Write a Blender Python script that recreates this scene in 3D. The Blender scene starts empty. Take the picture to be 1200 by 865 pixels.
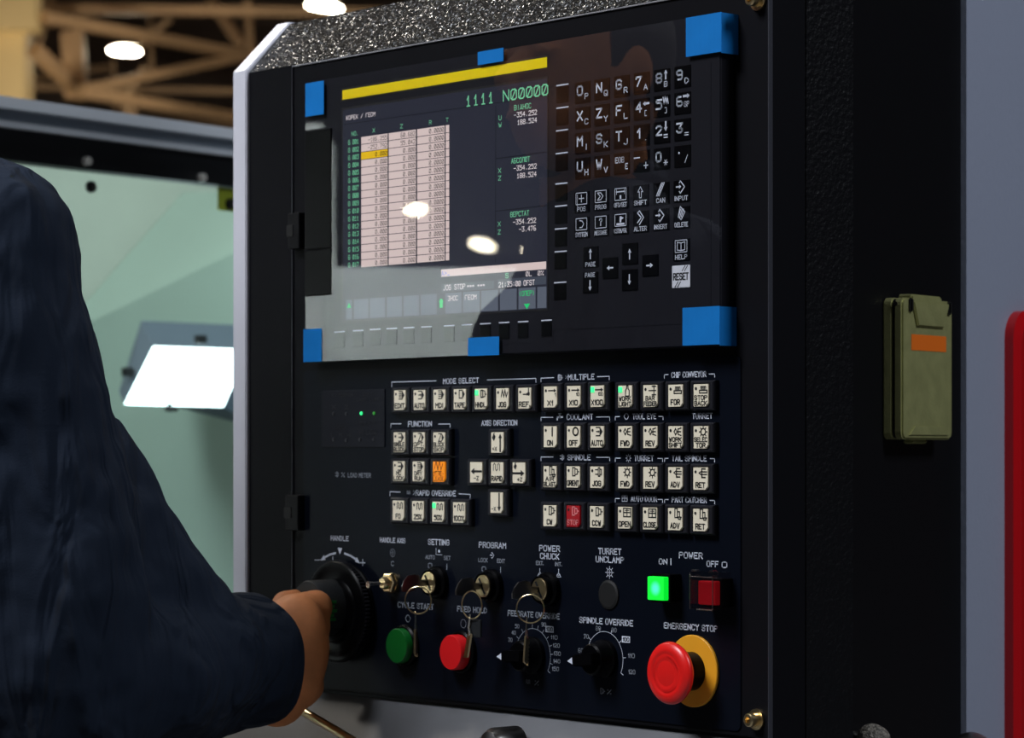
import bpy, bmesh, math, random
from mathutils import Vector, Matrix
random.seed(4)
S = bpy.context.scene
COL = S.collection
PI = math.pi
# ------------------------------------------------------------------ camera
F = 3300.0                      # focal length in pixels of the 1200 px wide frame
CT, ST = 0.7654, 0.6436         # the camera looks along (-CT, ST); the panel is the plane y = 0
CX, CY, CZ = 2.5*CT, -2.5*ST, 1.2
cd = bpy.data.cameras.new('camera'); cam = bpy.data.objects.new('camera', cd); COL.objects.link(cam)
cam.location = (CX, CY, CZ); cam.rotation_euler = (PI/2, 0, math.atan2(CT, ST))
cd.sensor_width = 36; cd.lens = F*36/1200; cd.shift_y = 94.5/1200
cd.clip_start = .05; cd.clip_end = 300
cd.dof.use_dof = True; cd.dof.focus_distance = 2.36; cd.dof.aperture_fstop = 11
S.camera = cam
# ------------------------------------------------------------------ world, lights, exposure
w = bpy.data.worlds.new('world'); S.world = w; w.use_nodes = True
w.node_tree.nodes['Background'].inputs[0].default_value = (.30, .36, .5, 1)
w.node_tree.nodes['Background'].inputs[1].default_value = .02
S.view_settings.view_transform = 'Standard'; S.view_settings.look = 'None'
S.view_settings.gamma = 1; S.view_settings.use_curve_mapping = False
S.view_settings.exposure = 0.0
def area(name, loc, target, size, power, color, sy=None):
    l = bpy.data.lights.new(name, 'AREA'); l.energy = power; l.color = color; l.size = size
    if sy: l.shape = 'RECTANGLE'; l.size_y = sy
    o = bpy.data.objects.new(name, l); COL.objects.link(o); o.location = loc
    o.rotation_euler = (Vector(target)-Vector(loc)).to_track_quat('-Z', 'Y').to_euler()
    return o
area('hall_light_left', (-.5, -2.7, 4.2), (0, 0, 1.3), 1.3, 170, (.90, .93, 1))
area('fill_light_right', (3.6, .9, 4.4), (.3, .4, 1.2), 1.2, 110, (.84, .90, 1))  # unseen fill added to lift the faces on the right
area('hall_light_over_machine', (-.9, .7, 4.4), (-.9, .7, 0), 1.2, 26, (.86, .93, 1))
o_ = area('fill_light_opposite', (-2.7, -1.9, 3.4), (-3.9, -2.9, .9), 1.2, 95, (.93, 1, .99)); o_.data.spread = 1.3  # unseen light added to brighten the cabinet mirrored in the film
area('hall_light_beside', (-4.2, .1, 4.6), (0, 0, 1.4), 0.35, 48, (1, .93, .82))
# ------------------------------------------------------------------ coordinate helpers
def P(px, py, y=0.0):
    "point of the plane at depth y behind the panel seen at a pixel"
    X = px-600
    u = (X*(2.5+ST*y)-F*CT*y)/(F*ST+CT*X)
    return (u, (527-py)*(2.5-CT*u+ST*y)/F)
def dims(px, py, wp, hp, y=0.0):
    a = P(px-wp/2, py, y); b = P(px+wp/2, py, y)
    u = P(px, py, y)[0]
    return b[0]-a[0], hp*(2.5-CT*u+ST*y)/F
def W(px, py, dep):
    s = (px-600)*dep/F
    return Vector((CX-CT*dep+ST*s, CY+ST*dep+CT*s, CZ+(527-py)*dep/F))
# ------------------------------------------------------------------ materials
def mat(name, col, rough=.5, metal=0, spec=.5, bump=None, emit=None, es=1, vary=0, vscale=20, coat=0, speck=None):
    m = bpy.data.materials.new(name); m.use_nodes = True; nt = m.node_tree; b = nt.nodes['Principled BSDF']
    b.inputs['Base Color'].default_value = (*col, 1); b.inputs['Roughness'].default_value = rough
    b.inputs['Metallic'].default_value = metal; b.inputs['Specular IOR Level'].default_value = spec
    b.inputs['Coat Weight'].default_value = coat
    tc = nt.nodes.new('ShaderNodeTexCoord')
    if vary:
        n = nt.nodes.new('ShaderNodeTexNoise'); n.inputs['Scale'].default_value = vscale; n.inputs['Detail'].default_value = 5
        r = nt.nodes.new('ShaderNodeMapRange'); r.inputs[1].default_value = .3; r.inputs[2].default_value = .7
        r.inputs[3].default_value = 1-vary; r.inputs[4].default_value = 1+vary
        mx = nt.nodes.new('ShaderNodeMix'); mx.data_type = 'RGBA'; mx.blend_type = 'MULTIPLY'; mx.inputs[0].default_value = 1
        mx.inputs[6].default_value = (*col, 1)
        nt.links.new(tc.outputs['Object'], n.inputs['Vector']); nt.links.new(n.outputs[0], r.inputs[0])
        nt.links.new(r.outputs[0], mx.inputs[7]); nt.links.new(mx.outputs[2], b.inputs['Base Color'])
    if bump:
        n = nt.nodes.new('ShaderNodeTexNoise'); n.inputs['Scale'].default_value = bump[0]; n.inputs['Detail'].default_value = 3
        bp = nt.nodes.new('ShaderNodeBump'); bp.inputs['Strength'].default_value = bump[1]; bp.inputs['Distance'].default_value = bump[2]
        nt.links.new(tc.outputs['Object'], n.inputs['Vector']); nt.links.new(n.outputs[0], bp.inputs['Height'])
        nt.links.new(bp.outputs[0], b.inputs['Normal'])
    if emit:
        b.inputs['Emission Color'].default_value = (*emit, 1); b.inputs['Emission Strength'].default_value = es
    return m
def ribs(m, scale, strength):
    nt = m.node_tree; b = nt.nodes['Principled BSDF']
    tc = nt.nodes.new('ShaderNodeTexCoord'); wv = nt.nodes.new('ShaderNodeTexWave'); wv.inputs['Scale'].default_value = scale
    bp = nt.nodes.new('ShaderNodeBump'); bp.inputs['Strength'].default_value = strength; bp.inputs['Distance'].default_value = .0004
    nt.links.new(tc.outputs['Object'], wv.inputs[0]); nt.links.new(wv.outputs[1], bp.inputs['Height']); nt.links.new(bp.outputs[0], b.inputs['Normal'])
M = dict(
 black=mat('black_paint', (.003, .003, .004), .5, spec=.2, bump=(900, .25, .0006)),
 facebl=mat('black_front_paint', (.0045, .0045, .006), .5, spec=.10, bump=(1500, .12, .0004)),
 texbl=mat('black_crinkle_paint', (.006, .006, .006), .22, spec=.30),
 texrear=mat('black_crinkle_rear', (.004, .004, .005), .45, spec=.18, bump=(240, .7, .002)),
 overlay=mat('overlay_film', (.0018, .0032, .0075), .45, spec=.12, vary=.15, vscale=6),
 bezel=mat('bezel_plastic', (.012, .012, .016), .5, spec=.12, bump=(1400, .1, .0003)),
 keybl=mat('key_black', (.0015, .0015, .002), .35, spec=.10),
 casing=mat('casing_black', (.010, .010, .014), .45, spec=.4),
 deep=mat('recess_black', (.003, .003, .003), .6),
 ink=mat('ink_white', (.68, .72, .82), .6),
 inkdim=mat('ink_white_shaded', (.30, .33, .38), .6),  # white ink toned down for the shade on the lower left lettering
 inkfaint=mat('ink_dark_grey', (.012, .014, .018), .6),
 inkblk=mat('ink_black', (.012, .012, .012), .6),
 cream=mat('lens_cream', (.86, .78, .60), .5, spec=.3, vary=.05, vscale=60),
 lensor=mat('lens_orange', (.95, .30, .01), .35, emit=(1, .28, .0), es=.35),
 lensred=mat('lens_red', (.35, .01, .015), .3, emit=(1, .0, .02), es=.04),
 inkor=mat('ink_brown', (.25, .06, .0), .5),
 inkred=mat('ink_pink', (.85, .35, .35), .5),
 ledg=mat('led_green', (.1, .8, .3), .3, emit=(.02, 1, .25), es=1.0),
 ledgd=mat('led_green_dim', (.05, .3, .05), .3, emit=(.05, .8, .05), es=.10),
 ledoff=mat('led_off', (.03, .03, .035), .3),
 white=mat('white_paint', (.62, .62, .68), .42, bump=(300, .15, .001), vary=.04, vscale=8),
 apron=mat('grey_metal', (.135, .14, .15), .55, metal=.0, vary=.15, vscale=7, bump=(120, .15, .0006)),
 edge=mat('edge_glint', (.30, .30, .32), .4, metal=.3), edgedk=mat('edge_glint_dim', (.035, .036, .045), .4),  # tones painted in for the light caught by the door edges
 yellow=mat('yellow_strip', (.93, .72, .0), .4),
 tape=mat('blue_tape', (.002, .17, .52), .7, spec=.2, vary=.06, vscale=40),
 red=mat('red_plastic', (.80, .012, .010), .32, bump=(500, .05, .0003)),
 reddk=mat('red_cap', (.75, .012, .015), .35),
 greencap=mat('green_cap', (.003, .13, .018), .35),
 ringy=mat('yellow_ring', (.85, .38, .015), .5, vary=.06),
 brass=mat('brass', (.75, .58, .32), .28, metal=1, vary=.1, vscale=90),
 steel=mat('steel', (.72, .68, .62), .22, metal=1),
 steeld=mat('dark_steel', (.26, .25, .24), .30, metal=1),
 powgreen=mat('lamp_green', (.02, .5, .05), .25, emit=(.0, 1, .06), es=.75),
 powcore=mat('lamp_core', (.2, .8, .6), .25, emit=(.12, .82, .75), es=.9),
 powred=mat('lamp_red', (.30, .008, .012), .25, emit=(.8, 0, .01), es=.06),
 lcd=mat('screen_backlight', (.01, .01, .015), .3, spec=.08, emit=(.055, .06, .095), es=.30),
 cell=mat('screen_cell', (.02, .02, .02), .3, spec=.08, emit=(.92, .74, .72), es=.75),
 cellhi=mat('screen_cell_yellow', (.02, .02, .02), .3, spec=.08, emit=(1, .62, .0), es=.8),
 scrgreen=mat('screen_green', (.01, .01, .01), .3, spec=.08, emit=(.22, .75, .42), es=.75),
 scrgreen2=mat('screen_bright_green', (.01, .01, .01), .3, spec=.08, emit=(.02, .9, .25), es=.7),
 scrwhite=mat('screen_white', (.01, .01, .01), .3, spec=.08, emit=(.95, .85, .88), es=.85),
 scrdark=mat('screen_dark_line', (.004, .004, .006), .3, spec=.08),
 scrgrey=mat('screen_soft_box', (.01, .01, .01), .3, spec=.08, emit=(.17, .20, .27), es=.55),
 scrbar=mat('screen_status_bar', (.01, .01, .01), .3, spec=.08, emit=(.10, .12, .17), es=.5),
 scrblue=mat('screen_blue', (.01, .01, .01), .3, spec=.08, emit=(.15, .2, .9), es=.7),
 status=mat('status_window', (.012, .0135, .018), .6, spec=.15),
 skin=mat('skin', (.66, .25, .095), .6, spec=.3, bump=(220, .25, .0012), vary=.18, vscale=30),
 cloth=mat('navy_cloth', (.0035, .009, .021), .85, spec=.25, bump=(700, .3, .0008)),
 hair=mat('dark_hair', (.02, .014, .01), .6, bump=(300, .6, .003)),
 boot=mat('boot_leather', (.02, .018, .016), .5),
 doormetal=mat('door_metal', (.80, .86, .92), .35, bump=(200, .1, .0006)),
 doorgrey=mat('door_groove', (.30, .35, .40), .4),
 rubber=mat('black_rubber', (.01, .012, .014), .5),
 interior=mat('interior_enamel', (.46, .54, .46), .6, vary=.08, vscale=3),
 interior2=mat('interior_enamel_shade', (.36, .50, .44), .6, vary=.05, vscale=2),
 sealant=mat('sealant', (.45, .55, .05), .5),
 lampbox=mat('lamp_housing', (.10, .14, .19), .6),
 worklamp=mat('work_lamp_panel', (.8, .9, 1), .3, emit=(.78, .93, 1), es=5),
 olive=mat('olive_enamel', (.42, .42, .18), .36, metal=.45, bump=(420, .25, .0012), vary=.12, vscale=60),
 orange=mat('orange_sticker', (.80, .16, .01), .5),
 grey=mat('grey_enamel', (.30, .33, .42), .45, bump=(160, .35, .0014)),
 redframe=mat('red_frame', (.55, .004, .008), .30),
 glassw=mat('pale_window', (.72, .68, .80), .3),
 beam=mat('truss_paint', (.50, .34, .21), .6, vary=.35, vscale=.6),
 ceil=mat('ceiling_sheet', (.8, .66, .6), .8, vary=.5, vscale=.25),
 colm=mat('column_paint', (.95, .76, .42), .6, vary=.12, vscale=.5),
 floor=mat('floor_concrete', (.16, .16, .16), .6, vary=.2, vscale=2),
 wall=mat('hall_wall', (.6, .5, .45), .8, vary=.3, vscale=.5),
 opp=mat('pale_cabinet_enamel', (.74, .78, .76), .5, vary=.06, vscale=2),
 halllamp=mat('hall_lamp', (1, 1, 1), .3, emit=(1, .90, .66), es=45),
 speck=mat('speckled_cast', (.20, .18, .15), .5, bump=(350, 1, .004), vary=.7, vscale=260),
)
ribs(M['tape'], 260, .5)
def folds(m, sc, dist):
    nt = m.node_tree; b = nt.nodes['Principled BSDF']; tc = nt.nodes.new('ShaderNodeTexCoord'); mp = nt.nodes.new('ShaderNodeMapping'); mp.inputs['Scale'].default_value = sc; mp.inputs['Rotation'].default_value = (.3, .25, 0)
    n = nt.nodes.new('ShaderNodeTexNoise'); n.inputs['Scale'].default_value = 1; n.inputs['Detail'].default_value = 2.5; n.inputs['Distortion'].default_value = .8
    bp = nt.nodes.new('ShaderNodeBump'); bp.inputs['Strength'].default_value = 1; bp.inputs['Distance'].default_value = dist
    old = b.inputs['Normal'].links[0].from_socket
    nt.links.new(tc.outputs['Object'], mp.inputs[0]); nt.links.new(mp.outputs[0], n.inputs[0]); nt.links.new(n.outputs[0], bp.inputs['Height'])
    nt.links.new(old, bp.inputs['Normal']); nt.links.new(bp.outputs[0], b.inputs['Normal'])
def flakes(m, sc, amt):
    nt = m.node_tree; b = nt.nodes['Principled BSDF']; tc = nt.nodes.new('ShaderNodeTexCoord'); v = nt.nodes.new('ShaderNodeTexVoronoi'); v.inputs['Scale'].default_value = sc
    a = nt.nodes.new('ShaderNodeVectorMath'); a.operation = 'SUBTRACT'; a.inputs[1].default_value = (.5, .5, .5)
    k = nt.nodes.new('ShaderNodeVectorMath'); k.operation = 'SCALE'; k.inputs['Scale'].default_value = amt
    g = nt.nodes.new('ShaderNodeNewGeometry'); p = nt.nodes.new('ShaderNodeVectorMath'); p.operation = 'ADD'; n = nt.nodes.new('ShaderNodeVectorMath'); n.operation = 'NORMALIZE'
    nt.links.new(tc.outputs['Object'], v.inputs['Vector']); nt.links.new(v.outputs['Color'], a.inputs[0]); nt.links.new(a.outputs[0], k.inputs[0]); nt.links.new(g.outputs['Normal'], p.inputs[0])
    nt.links.new(k.outputs[0], p.inputs[1]); nt.links.new(p.outputs[0], n.inputs[0]); nt.links.new(n.outputs[0], b.inputs['Normal'])
flakes(M['texbl'], 760, 1.0)
folds(M['cloth'], (22, 22, 5), .03)
def radial_lamp(m, inner, outer, r0, r1, es):
    nt = m.node_tree; b = nt.nodes['Principled BSDF']; tc = nt.nodes.new('ShaderNodeTexCoord'); ln_ = nt.nodes.new('ShaderNodeVectorMath'); ln_.operation = 'LENGTH'
    sp = nt.nodes.new('ShaderNodeVectorMath'); sp.operation = 'MULTIPLY'; sp.inputs[1].default_value = (1, 0, 1)
    mr = nt.nodes.new('ShaderNodeMapRange'); mr.inputs[1].default_value = r0; mr.inputs[2].default_value = r1; mr.interpolation_type = 'SMOOTHSTEP'
    mx = nt.nodes.new('ShaderNodeMix'); mx.data_type = 'RGBA'; mx.inputs[6].default_value = (*inner, 1); mx.inputs[7].default_value = (*outer, 1)
    nt.links.new(tc.outputs['Object'], sp.inputs[0]); nt.links.new(sp.outputs[0], ln_.inputs[0]); nt.links.new(ln_.outputs['Value'], mr.inputs[0])
    nt.links.new(mr.outputs[0], mx.inputs[0]); nt.links.new(mx.outputs[2], b.inputs['Emission Color']); b.inputs['Emission Strength'].default_value = es
radial_lamp(M['powgreen'], (.10, .75, .80), (0, .85, .03), .001, .0075, .9)
def see_through(name, rough, fac_lo, fac_hi, col=(1, 1, 1), bump=.0):
    m = bpy.data.materials.new(name); m.use_nodes = True; nt = m.node_tree; nt.nodes.clear()
    o = nt.nodes.new('ShaderNodeOutputMaterial'); mx = nt.nodes.new('ShaderNodeMixShader')
    t = nt.nodes.new('ShaderNodeBsdfTransparent'); g = nt.nodes.new('ShaderNodeBsdfGlossy')
    t.inputs[0].default_value = (*col, 1); g.inputs['Roughness'].default_value = rough
    lw = nt.nodes.new('ShaderNodeLayerWeight'); pw = nt.nodes.new('ShaderNodeMath'); pw.operation = 'POWER'; pw.inputs[1].default_value = 3
    mm = nt.nodes.new('ShaderNodeMath'); mm.operation = 'MULTIPLY_ADD'; mm.inputs[1].default_value = fac_hi; mm.inputs[2].default_value = fac_lo; mm.use_clamp = True
    nt.links.new(lw.outputs['Facing'], pw.inputs[0]); nt.links.new(pw.outputs[0], mm.inputs[0]); nt.links.new(mm.outputs[0], mx.inputs[0])
    nt.links.new(t.outputs[0], mx.inputs[1]); nt.links.new(g.outputs[0], mx.inputs[2]); nt.links.new(mx.outputs[0], o.inputs[0])
    if bump:
        tc = nt.nodes.new('ShaderNodeTexCoord'); n = nt.nodes.new('ShaderNodeTexNoise'); n.inputs['Scale'].default_value = 9
        bp = nt.nodes.new('ShaderNodeBump'); bp.inputs['Strength'].default_value = bump; bp.inputs['Distance'].default_value = .002
        nt.links.new(tc.outputs['Object'], n.inputs['Vector']); nt.links.new(n.outputs[0], bp.inputs['Height'])
        nt.links.new(bp.outputs[0], g.inputs['Normal'])
    return m
M['film'] = see_through('clear_film', .012, .085, .8, bump=.012)
M['doorglass'] = see_through('door_glass', .05, .03, .7, (.93, .98, .95))
M['clearplastic'] = see_through('clear_plastic', .06, .05, .8, (.95, .9, .9))
# ------------------------------------------------------------------ object helpers
WL = {}                                       # world location of every object
def link(o, parent, loc):
    COL.objects.link(o); loc = Vector(loc); WL[o.name] = loc.copy()
    if parent is not None:
        o.parent = parent; o.location = loc-WL[parent.name]
    else: o.location = loc
    return o
def tag(o, label=None, cat=None, group=None, kind=None):
    for k, v in (('label', label), ('category', cat), ('group', group), ('kind', kind)):
        if v: o[k] = v
    return o
def thing(name, loc, label, cat, group=None):
    return tag(link(bpy.data.objects.new(name, None), None, loc), label, cat, group)
def obj(name, bm, m, parent=None, label=None, smooth=False, origin=None, split=35):
    if isinstance(bm, G): bm = bm.bm()
    if origin is None:
        xs = [v.co for v in bm.verts]
        origin = Vector([ (min(c[i] for c in xs)+max(c[i] for c in xs))/2 for i in range(3)]) if xs else Vector((0, 0, 0))
    origin = Vector(origin)
    for v in bm.verts: v.co -= origin
    bmesh.ops.recalc_face_normals(bm, faces=bm.faces)
    if smooth:
        for f in bm.faces: f.smooth = True
        for e in bm.edges:
            if len(e.link_faces) == 2 and e.calc_face_angle(0) > math.radians(split): e.smooth = False
    me = bpy.data.meshes.new(name); bm.to_mesh(me); bm.free(); me.materials.append(m if not isinstance(m, str) else M[m])
    o = link(bpy.data.objects.new(name, me), parent, origin)
    if label: o['label'] = label
    return o
def dup(o, name, parent, loc):
    return link(bpy.data.objects.new(name, o.data), parent, loc)
def box(x0, x1, y0, y1, z0, z1, bev=0, seg=2, bm=None):
    b = bmesh.new()
    r = bmesh.ops.create_cube(b, size=1)
    for v in b.verts: v.co = Vector(((x0+x1)/2+v.co.x*(x1-x0), (y0+y1)/2+v.co.y*(y1-y0), (z0+z1)/2+v.co.z*(z1-z0)))
    if bev: bmesh.ops.bevel(b, geom=b.edges[:], offset=bev, segments=seg, affect='EDGES', profile=.6)
    return join(bm, b)
def join(a, b):
    if a is None: return b
    me = bpy.data.meshes.new('tmp'); b.to_mesh(me); b.free(); a.from_mesh(me); bpy.data.meshes.remove(me); return a
def lathe(cu, cv, prof, n=40, axis='y', squash=1, bm=None, phase=0):
    "prof: (radius, y); axis through (cu, y, CZ+cv)"
    b = bmesh.new(); rings = []
    for r, y in prof:
        if r < 1e-6: rings.append([b.verts.new((cu, y, CZ+cv))])
        else: rings.append([b.verts.new((cu+r*math.cos(phase+2*PI*k/n), y, CZ+cv+r*math.sin(phase+2*PI*k/n))) for k in range(n)])
    for a, c in zip(rings, rings[1:]):
        for k in range(n):
            q = [a[k % len(a)], a[(k+1) % len(a)], c[(k+1) % len(c)], c[k % len(c)]]
            q = list(dict.fromkeys(q))
            if len(q) > 2: b.faces.new(q)
    return join(bm, b)
def tube(pts, r, n=10, closed=False, bm=None):
    b = bmesh.new(); pts = [Vector(p) for p in pts]; rings = []; N = len(pts); up = None
    for i, p in enumerate(pts):
        t = (pts[(i+1) % N]-pts[i-1]) if closed else (pts[min(i+1, N-1)]-pts[max(i-1, 0)])
        t.normalize()
        if up is None: up = t.orthogonal().normalized()
        up = (up-t*up.dot(t)).normalized(); s = t.cross(up)
        rr = r[i] if isinstance(r, (list, tuple)) else r
        rings.append([b.verts.new(p+up*rr*math.cos(2*PI*k/n)+s*rr*math.sin(2*PI*k/n)) for k in range(n)])
    for i in range(N if closed else N-1):
        a, c = rings[i], rings[(i+1) % N]
        for k in range(n): b.faces.new((a[k], a[(k+1) % n], c[(k+1) % n], c[k]))
    if not closed: b.faces.new(rings[0]); b.faces.new(rings[-1][::-1])
    return join(bm, b)
def prism(poly, a, b_, place, bm=None, bev=0):
    "extrude a 2d outline between a and b_; place(s, t, h) -> world"
    b = bmesh.new(); A = [b.verts.new(place(s, t, a)) for s, t in poly]; B = [b.verts.new(place(s, t, b_)) for s, t in poly]
    b.faces.new(A); b.faces.new(B[::-1]); n = len(poly)
    for i in range(n): b.faces.new((A[i], B[i], B[(i+1) % n], A[(i+1) % n]))
    if bev:
        bmesh.ops.recalc_face_normals(b, faces=b.faces)
        bmesh.ops.bevel(b, geom=[e for e in b.edges if e.verts[0] in A and e.verts[1] in A or e.verts[0] in B and e.verts[1] in B], offset=bev, segments=2, affect='EDGES')
    return join(bm, b)
# ------------------------------------------------------------------ flat print: glyphs and strokes
# stroke alphabet on a 4 x 6 grid: each glyph is a list of polylines "xy xy xy"
_SRC = {
'A':'00 26 40|12 32','B':'00 06 36 45 44 33 42 41 30 00|03 33','C':'45 36 16 05 01 10 30 41','D':'00 06 26 44 42 20 00','E':'40 00 06 46|03 33','F':'00 06 46|03 33',
'G':'45 36 16 05 01 10 30 41 43 23','H':'00 06|40 46|03 43','I':'00 06','J':'36 31 20 10 01','K':'00 06|46 02|13 40','L':'06 00 40','M':'00 06 23 46 40','N':'00 06 40 46',
'O':'16 05 01 10 30 41 45 36 16','P':'00 06 36 45 44 33 03','Q':'16 05 01 10 30 41 45 36 16|22 40','R':'00 06 36 45 44 33 03|23 40','S':'45 36 16 05 04 13 33 42 41 30 10 01',
'T':'06 46|26 20','U':'06 01 10 30 41 46','V':'06 20 46','W':'06 10 24 30 46','X':'00 46|06 40','Y':'06 23 46|23 20','Z':'06 46 00 40',
'0':'16 05 01 10 30 41 45 36 16|11 35','1':'14 26 20|10 30','2':'05 16 36 45 44 00 40','3':'06 46 23 33 42 41 30 10 01','4':'30 36 02 42','5':'46 06 04 34 43 41 30 00',
'6':'36 16 05 01 10 30 41 42 33 03','7':'05 06 46 10','8':'13 04 05 16 36 45 44 33 13 02 01 10 30 41 42 33','9':'43 13 04 05 16 36 45 41 30 10',
'.':'10 11','-':'03 43','+':'03 43|21 25','/':'00 46','%':'00 46|05 06 16 15 05|30 31 41 40 30','*':'21 25|02 44|04 42','?':'05 16 36 45 44 23 22|20 21',':':'11 12|14 15','(':'36 25 21 30','(':'36 24 22 30',')':'16 24 22 10','>':'05 43 01','_':'00 40',',':'11 00','=':'02 42|04 44',
}
_CYR = {'К':'K','О':'O','Р':'P','Е':'E','М':'M','В':'B','І':'I','Н':'H','С':'C','А':'A','Т':'T','Г':'00 06 46','Д':'00 01 41 40|11 26 31','Б':'46 06 00 30 41 42 33 03','Л':'00 16 46 40','Ю':'00 06|03 13|26 15 11 20 30 41 45 36 26','З':'3','П':'00 06 46 40'}
def _strokes(ch):
    t = _SRC.get(ch) or _CYR.get(ch, '')
    if len(t) == 1: t = _SRC[t]
    if ch == 'О': t = '16 05 01 10 30 41 45 36 16'
    return [[(int(p[0]), int(p[1])) for p in q.split()] for q in t.split('|') if q]
_gl = {}
def glyph(ch, mono):
    if (ch, mono) not in _gl:
        st = _strokes(ch)
        if ch == '0' and not mono: st = st[:1]
        if ch == '1' and not mono: st = st[:1]
        xs = [p[0] for q in st for p in q] or [0, 1.6]
        x0 = min(xs); x1 = max(xs)
        _gl[(ch, mono)] = ([[(a-x0, b) for a, b in q] for q in st], x1-x0)
    return _gl[(ch, mono)]
class G:
    def __init__(s, y): s.y = y; s.v = []; s.f = []
    def add(s, vs, fs):
        n = len(s.v); s.v += [(a, s.y, CZ+b) for a, b in vs]; s.f += [tuple(n+i for i in f) for f in fs]
    def text(s, t, cu, cv, w, h, mono=False, wt=None):
        lw = wt or h*(.125 if mono else .17); x = 0; out = []
        for ch in t:
            g, gw = glyph(ch, mono); adv = 5.6 if mono else gw+1.7; ox = (4-gw)/2 if mono else 0
            out += [[(x+ox+a, b) for a, b in q] for q in g]; x += adv
        x -= 1.6 if mono else 1.7
        k = (w-lw)/max(x, .5) if x > 0 else 0; q = (h-lw)/6
        for st in out: s.line([(cu-(w-lw)/2+a*k, cv-(h-lw)/2+b*q) for a, b in st], lw)
    def poly(s, pts): s.add(pts, [tuple(range(len(pts)))])
    def rect(s, a, b, c, d): s.poly([(a, c), (b, c), (b, d), (a, d)])
    def line(s, pts, w, closed=False):
        n = len(pts)
        for i in range(n if closed else n-1):
            a, b = pts[i], pts[(i+1) % n]; dx, dy = b[0]-a[0], b[1]-a[1]; L = math.hypot(dx, dy) or 1
            ex, ey = dx/L*w/2, dy/L*w/2; nx, ny = -ey, ex
            s.poly([(a[0]-ex+nx, a[1]-ey+ny), (a[0]-ex-nx, a[1]-ey-ny), (b[0]+ex-nx, b[1]+ey-ny), (b[0]+ex+nx, b[1]+ey+ny)])
    def disc(s, cu, cv, r, n=14): s.poly([(cu+r*math.cos(2*PI*k/n), cv+r*math.sin(2*PI*k/n)) for k in range(n)])
    def arc(s, cu, cv, r, a0, a1, w, n=24): s.line([(cu+r*math.cos(a0+(a1-a0)*k/n), cv+r*math.sin(a0+(a1-a0)*k/n)) for k in range(n+1)], w)
    def arrow(s, a, b, w, hw, hl):
        dx, dy = b[0]-a[0], b[1]-a[1]; L = math.hypot(dx, dy); dx /= L; dy /= L; c = (b[0]-dx*hl, b[1]-dy*hl)
        s.line([a, c], w); s.poly([b, (c[0]-dy*hw/2, c[1]+dx*hw/2), (c[0]+dy*hw/2, c[1]-dx*hw/2)])
    def pl(s, px, py): return P(px, py, s.y)
    def ptext(s, t, px, py, wp, hp, mono=False):
        u, v = s.pl(px, py); a, b = dims(px, py, wp, hp, s.y); s.text(t, u, v, a, b, mono)
    def pline(s, pts, w): s.line([s.pl(*p) for p in pts], w)
    def prect(s, x0, x1, xr, yt, yb):
        "pixel span x0..x1, top and bottom read at pixel column xr"
        t = s.pl(xr, yt)[1]; b = s.pl(xr, yb)[1]; s.rect(s.pl(x0, yt)[0], s.pl(x1, yt)[0], b, t)
    def bm(s):
        b = bmesh.new(); vs = [b.verts.new(c) for c in s.v]
        for f in s.f:
            try: b.faces.new([vs[i] for i in f])
            except ValueError: pass
        return b
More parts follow.
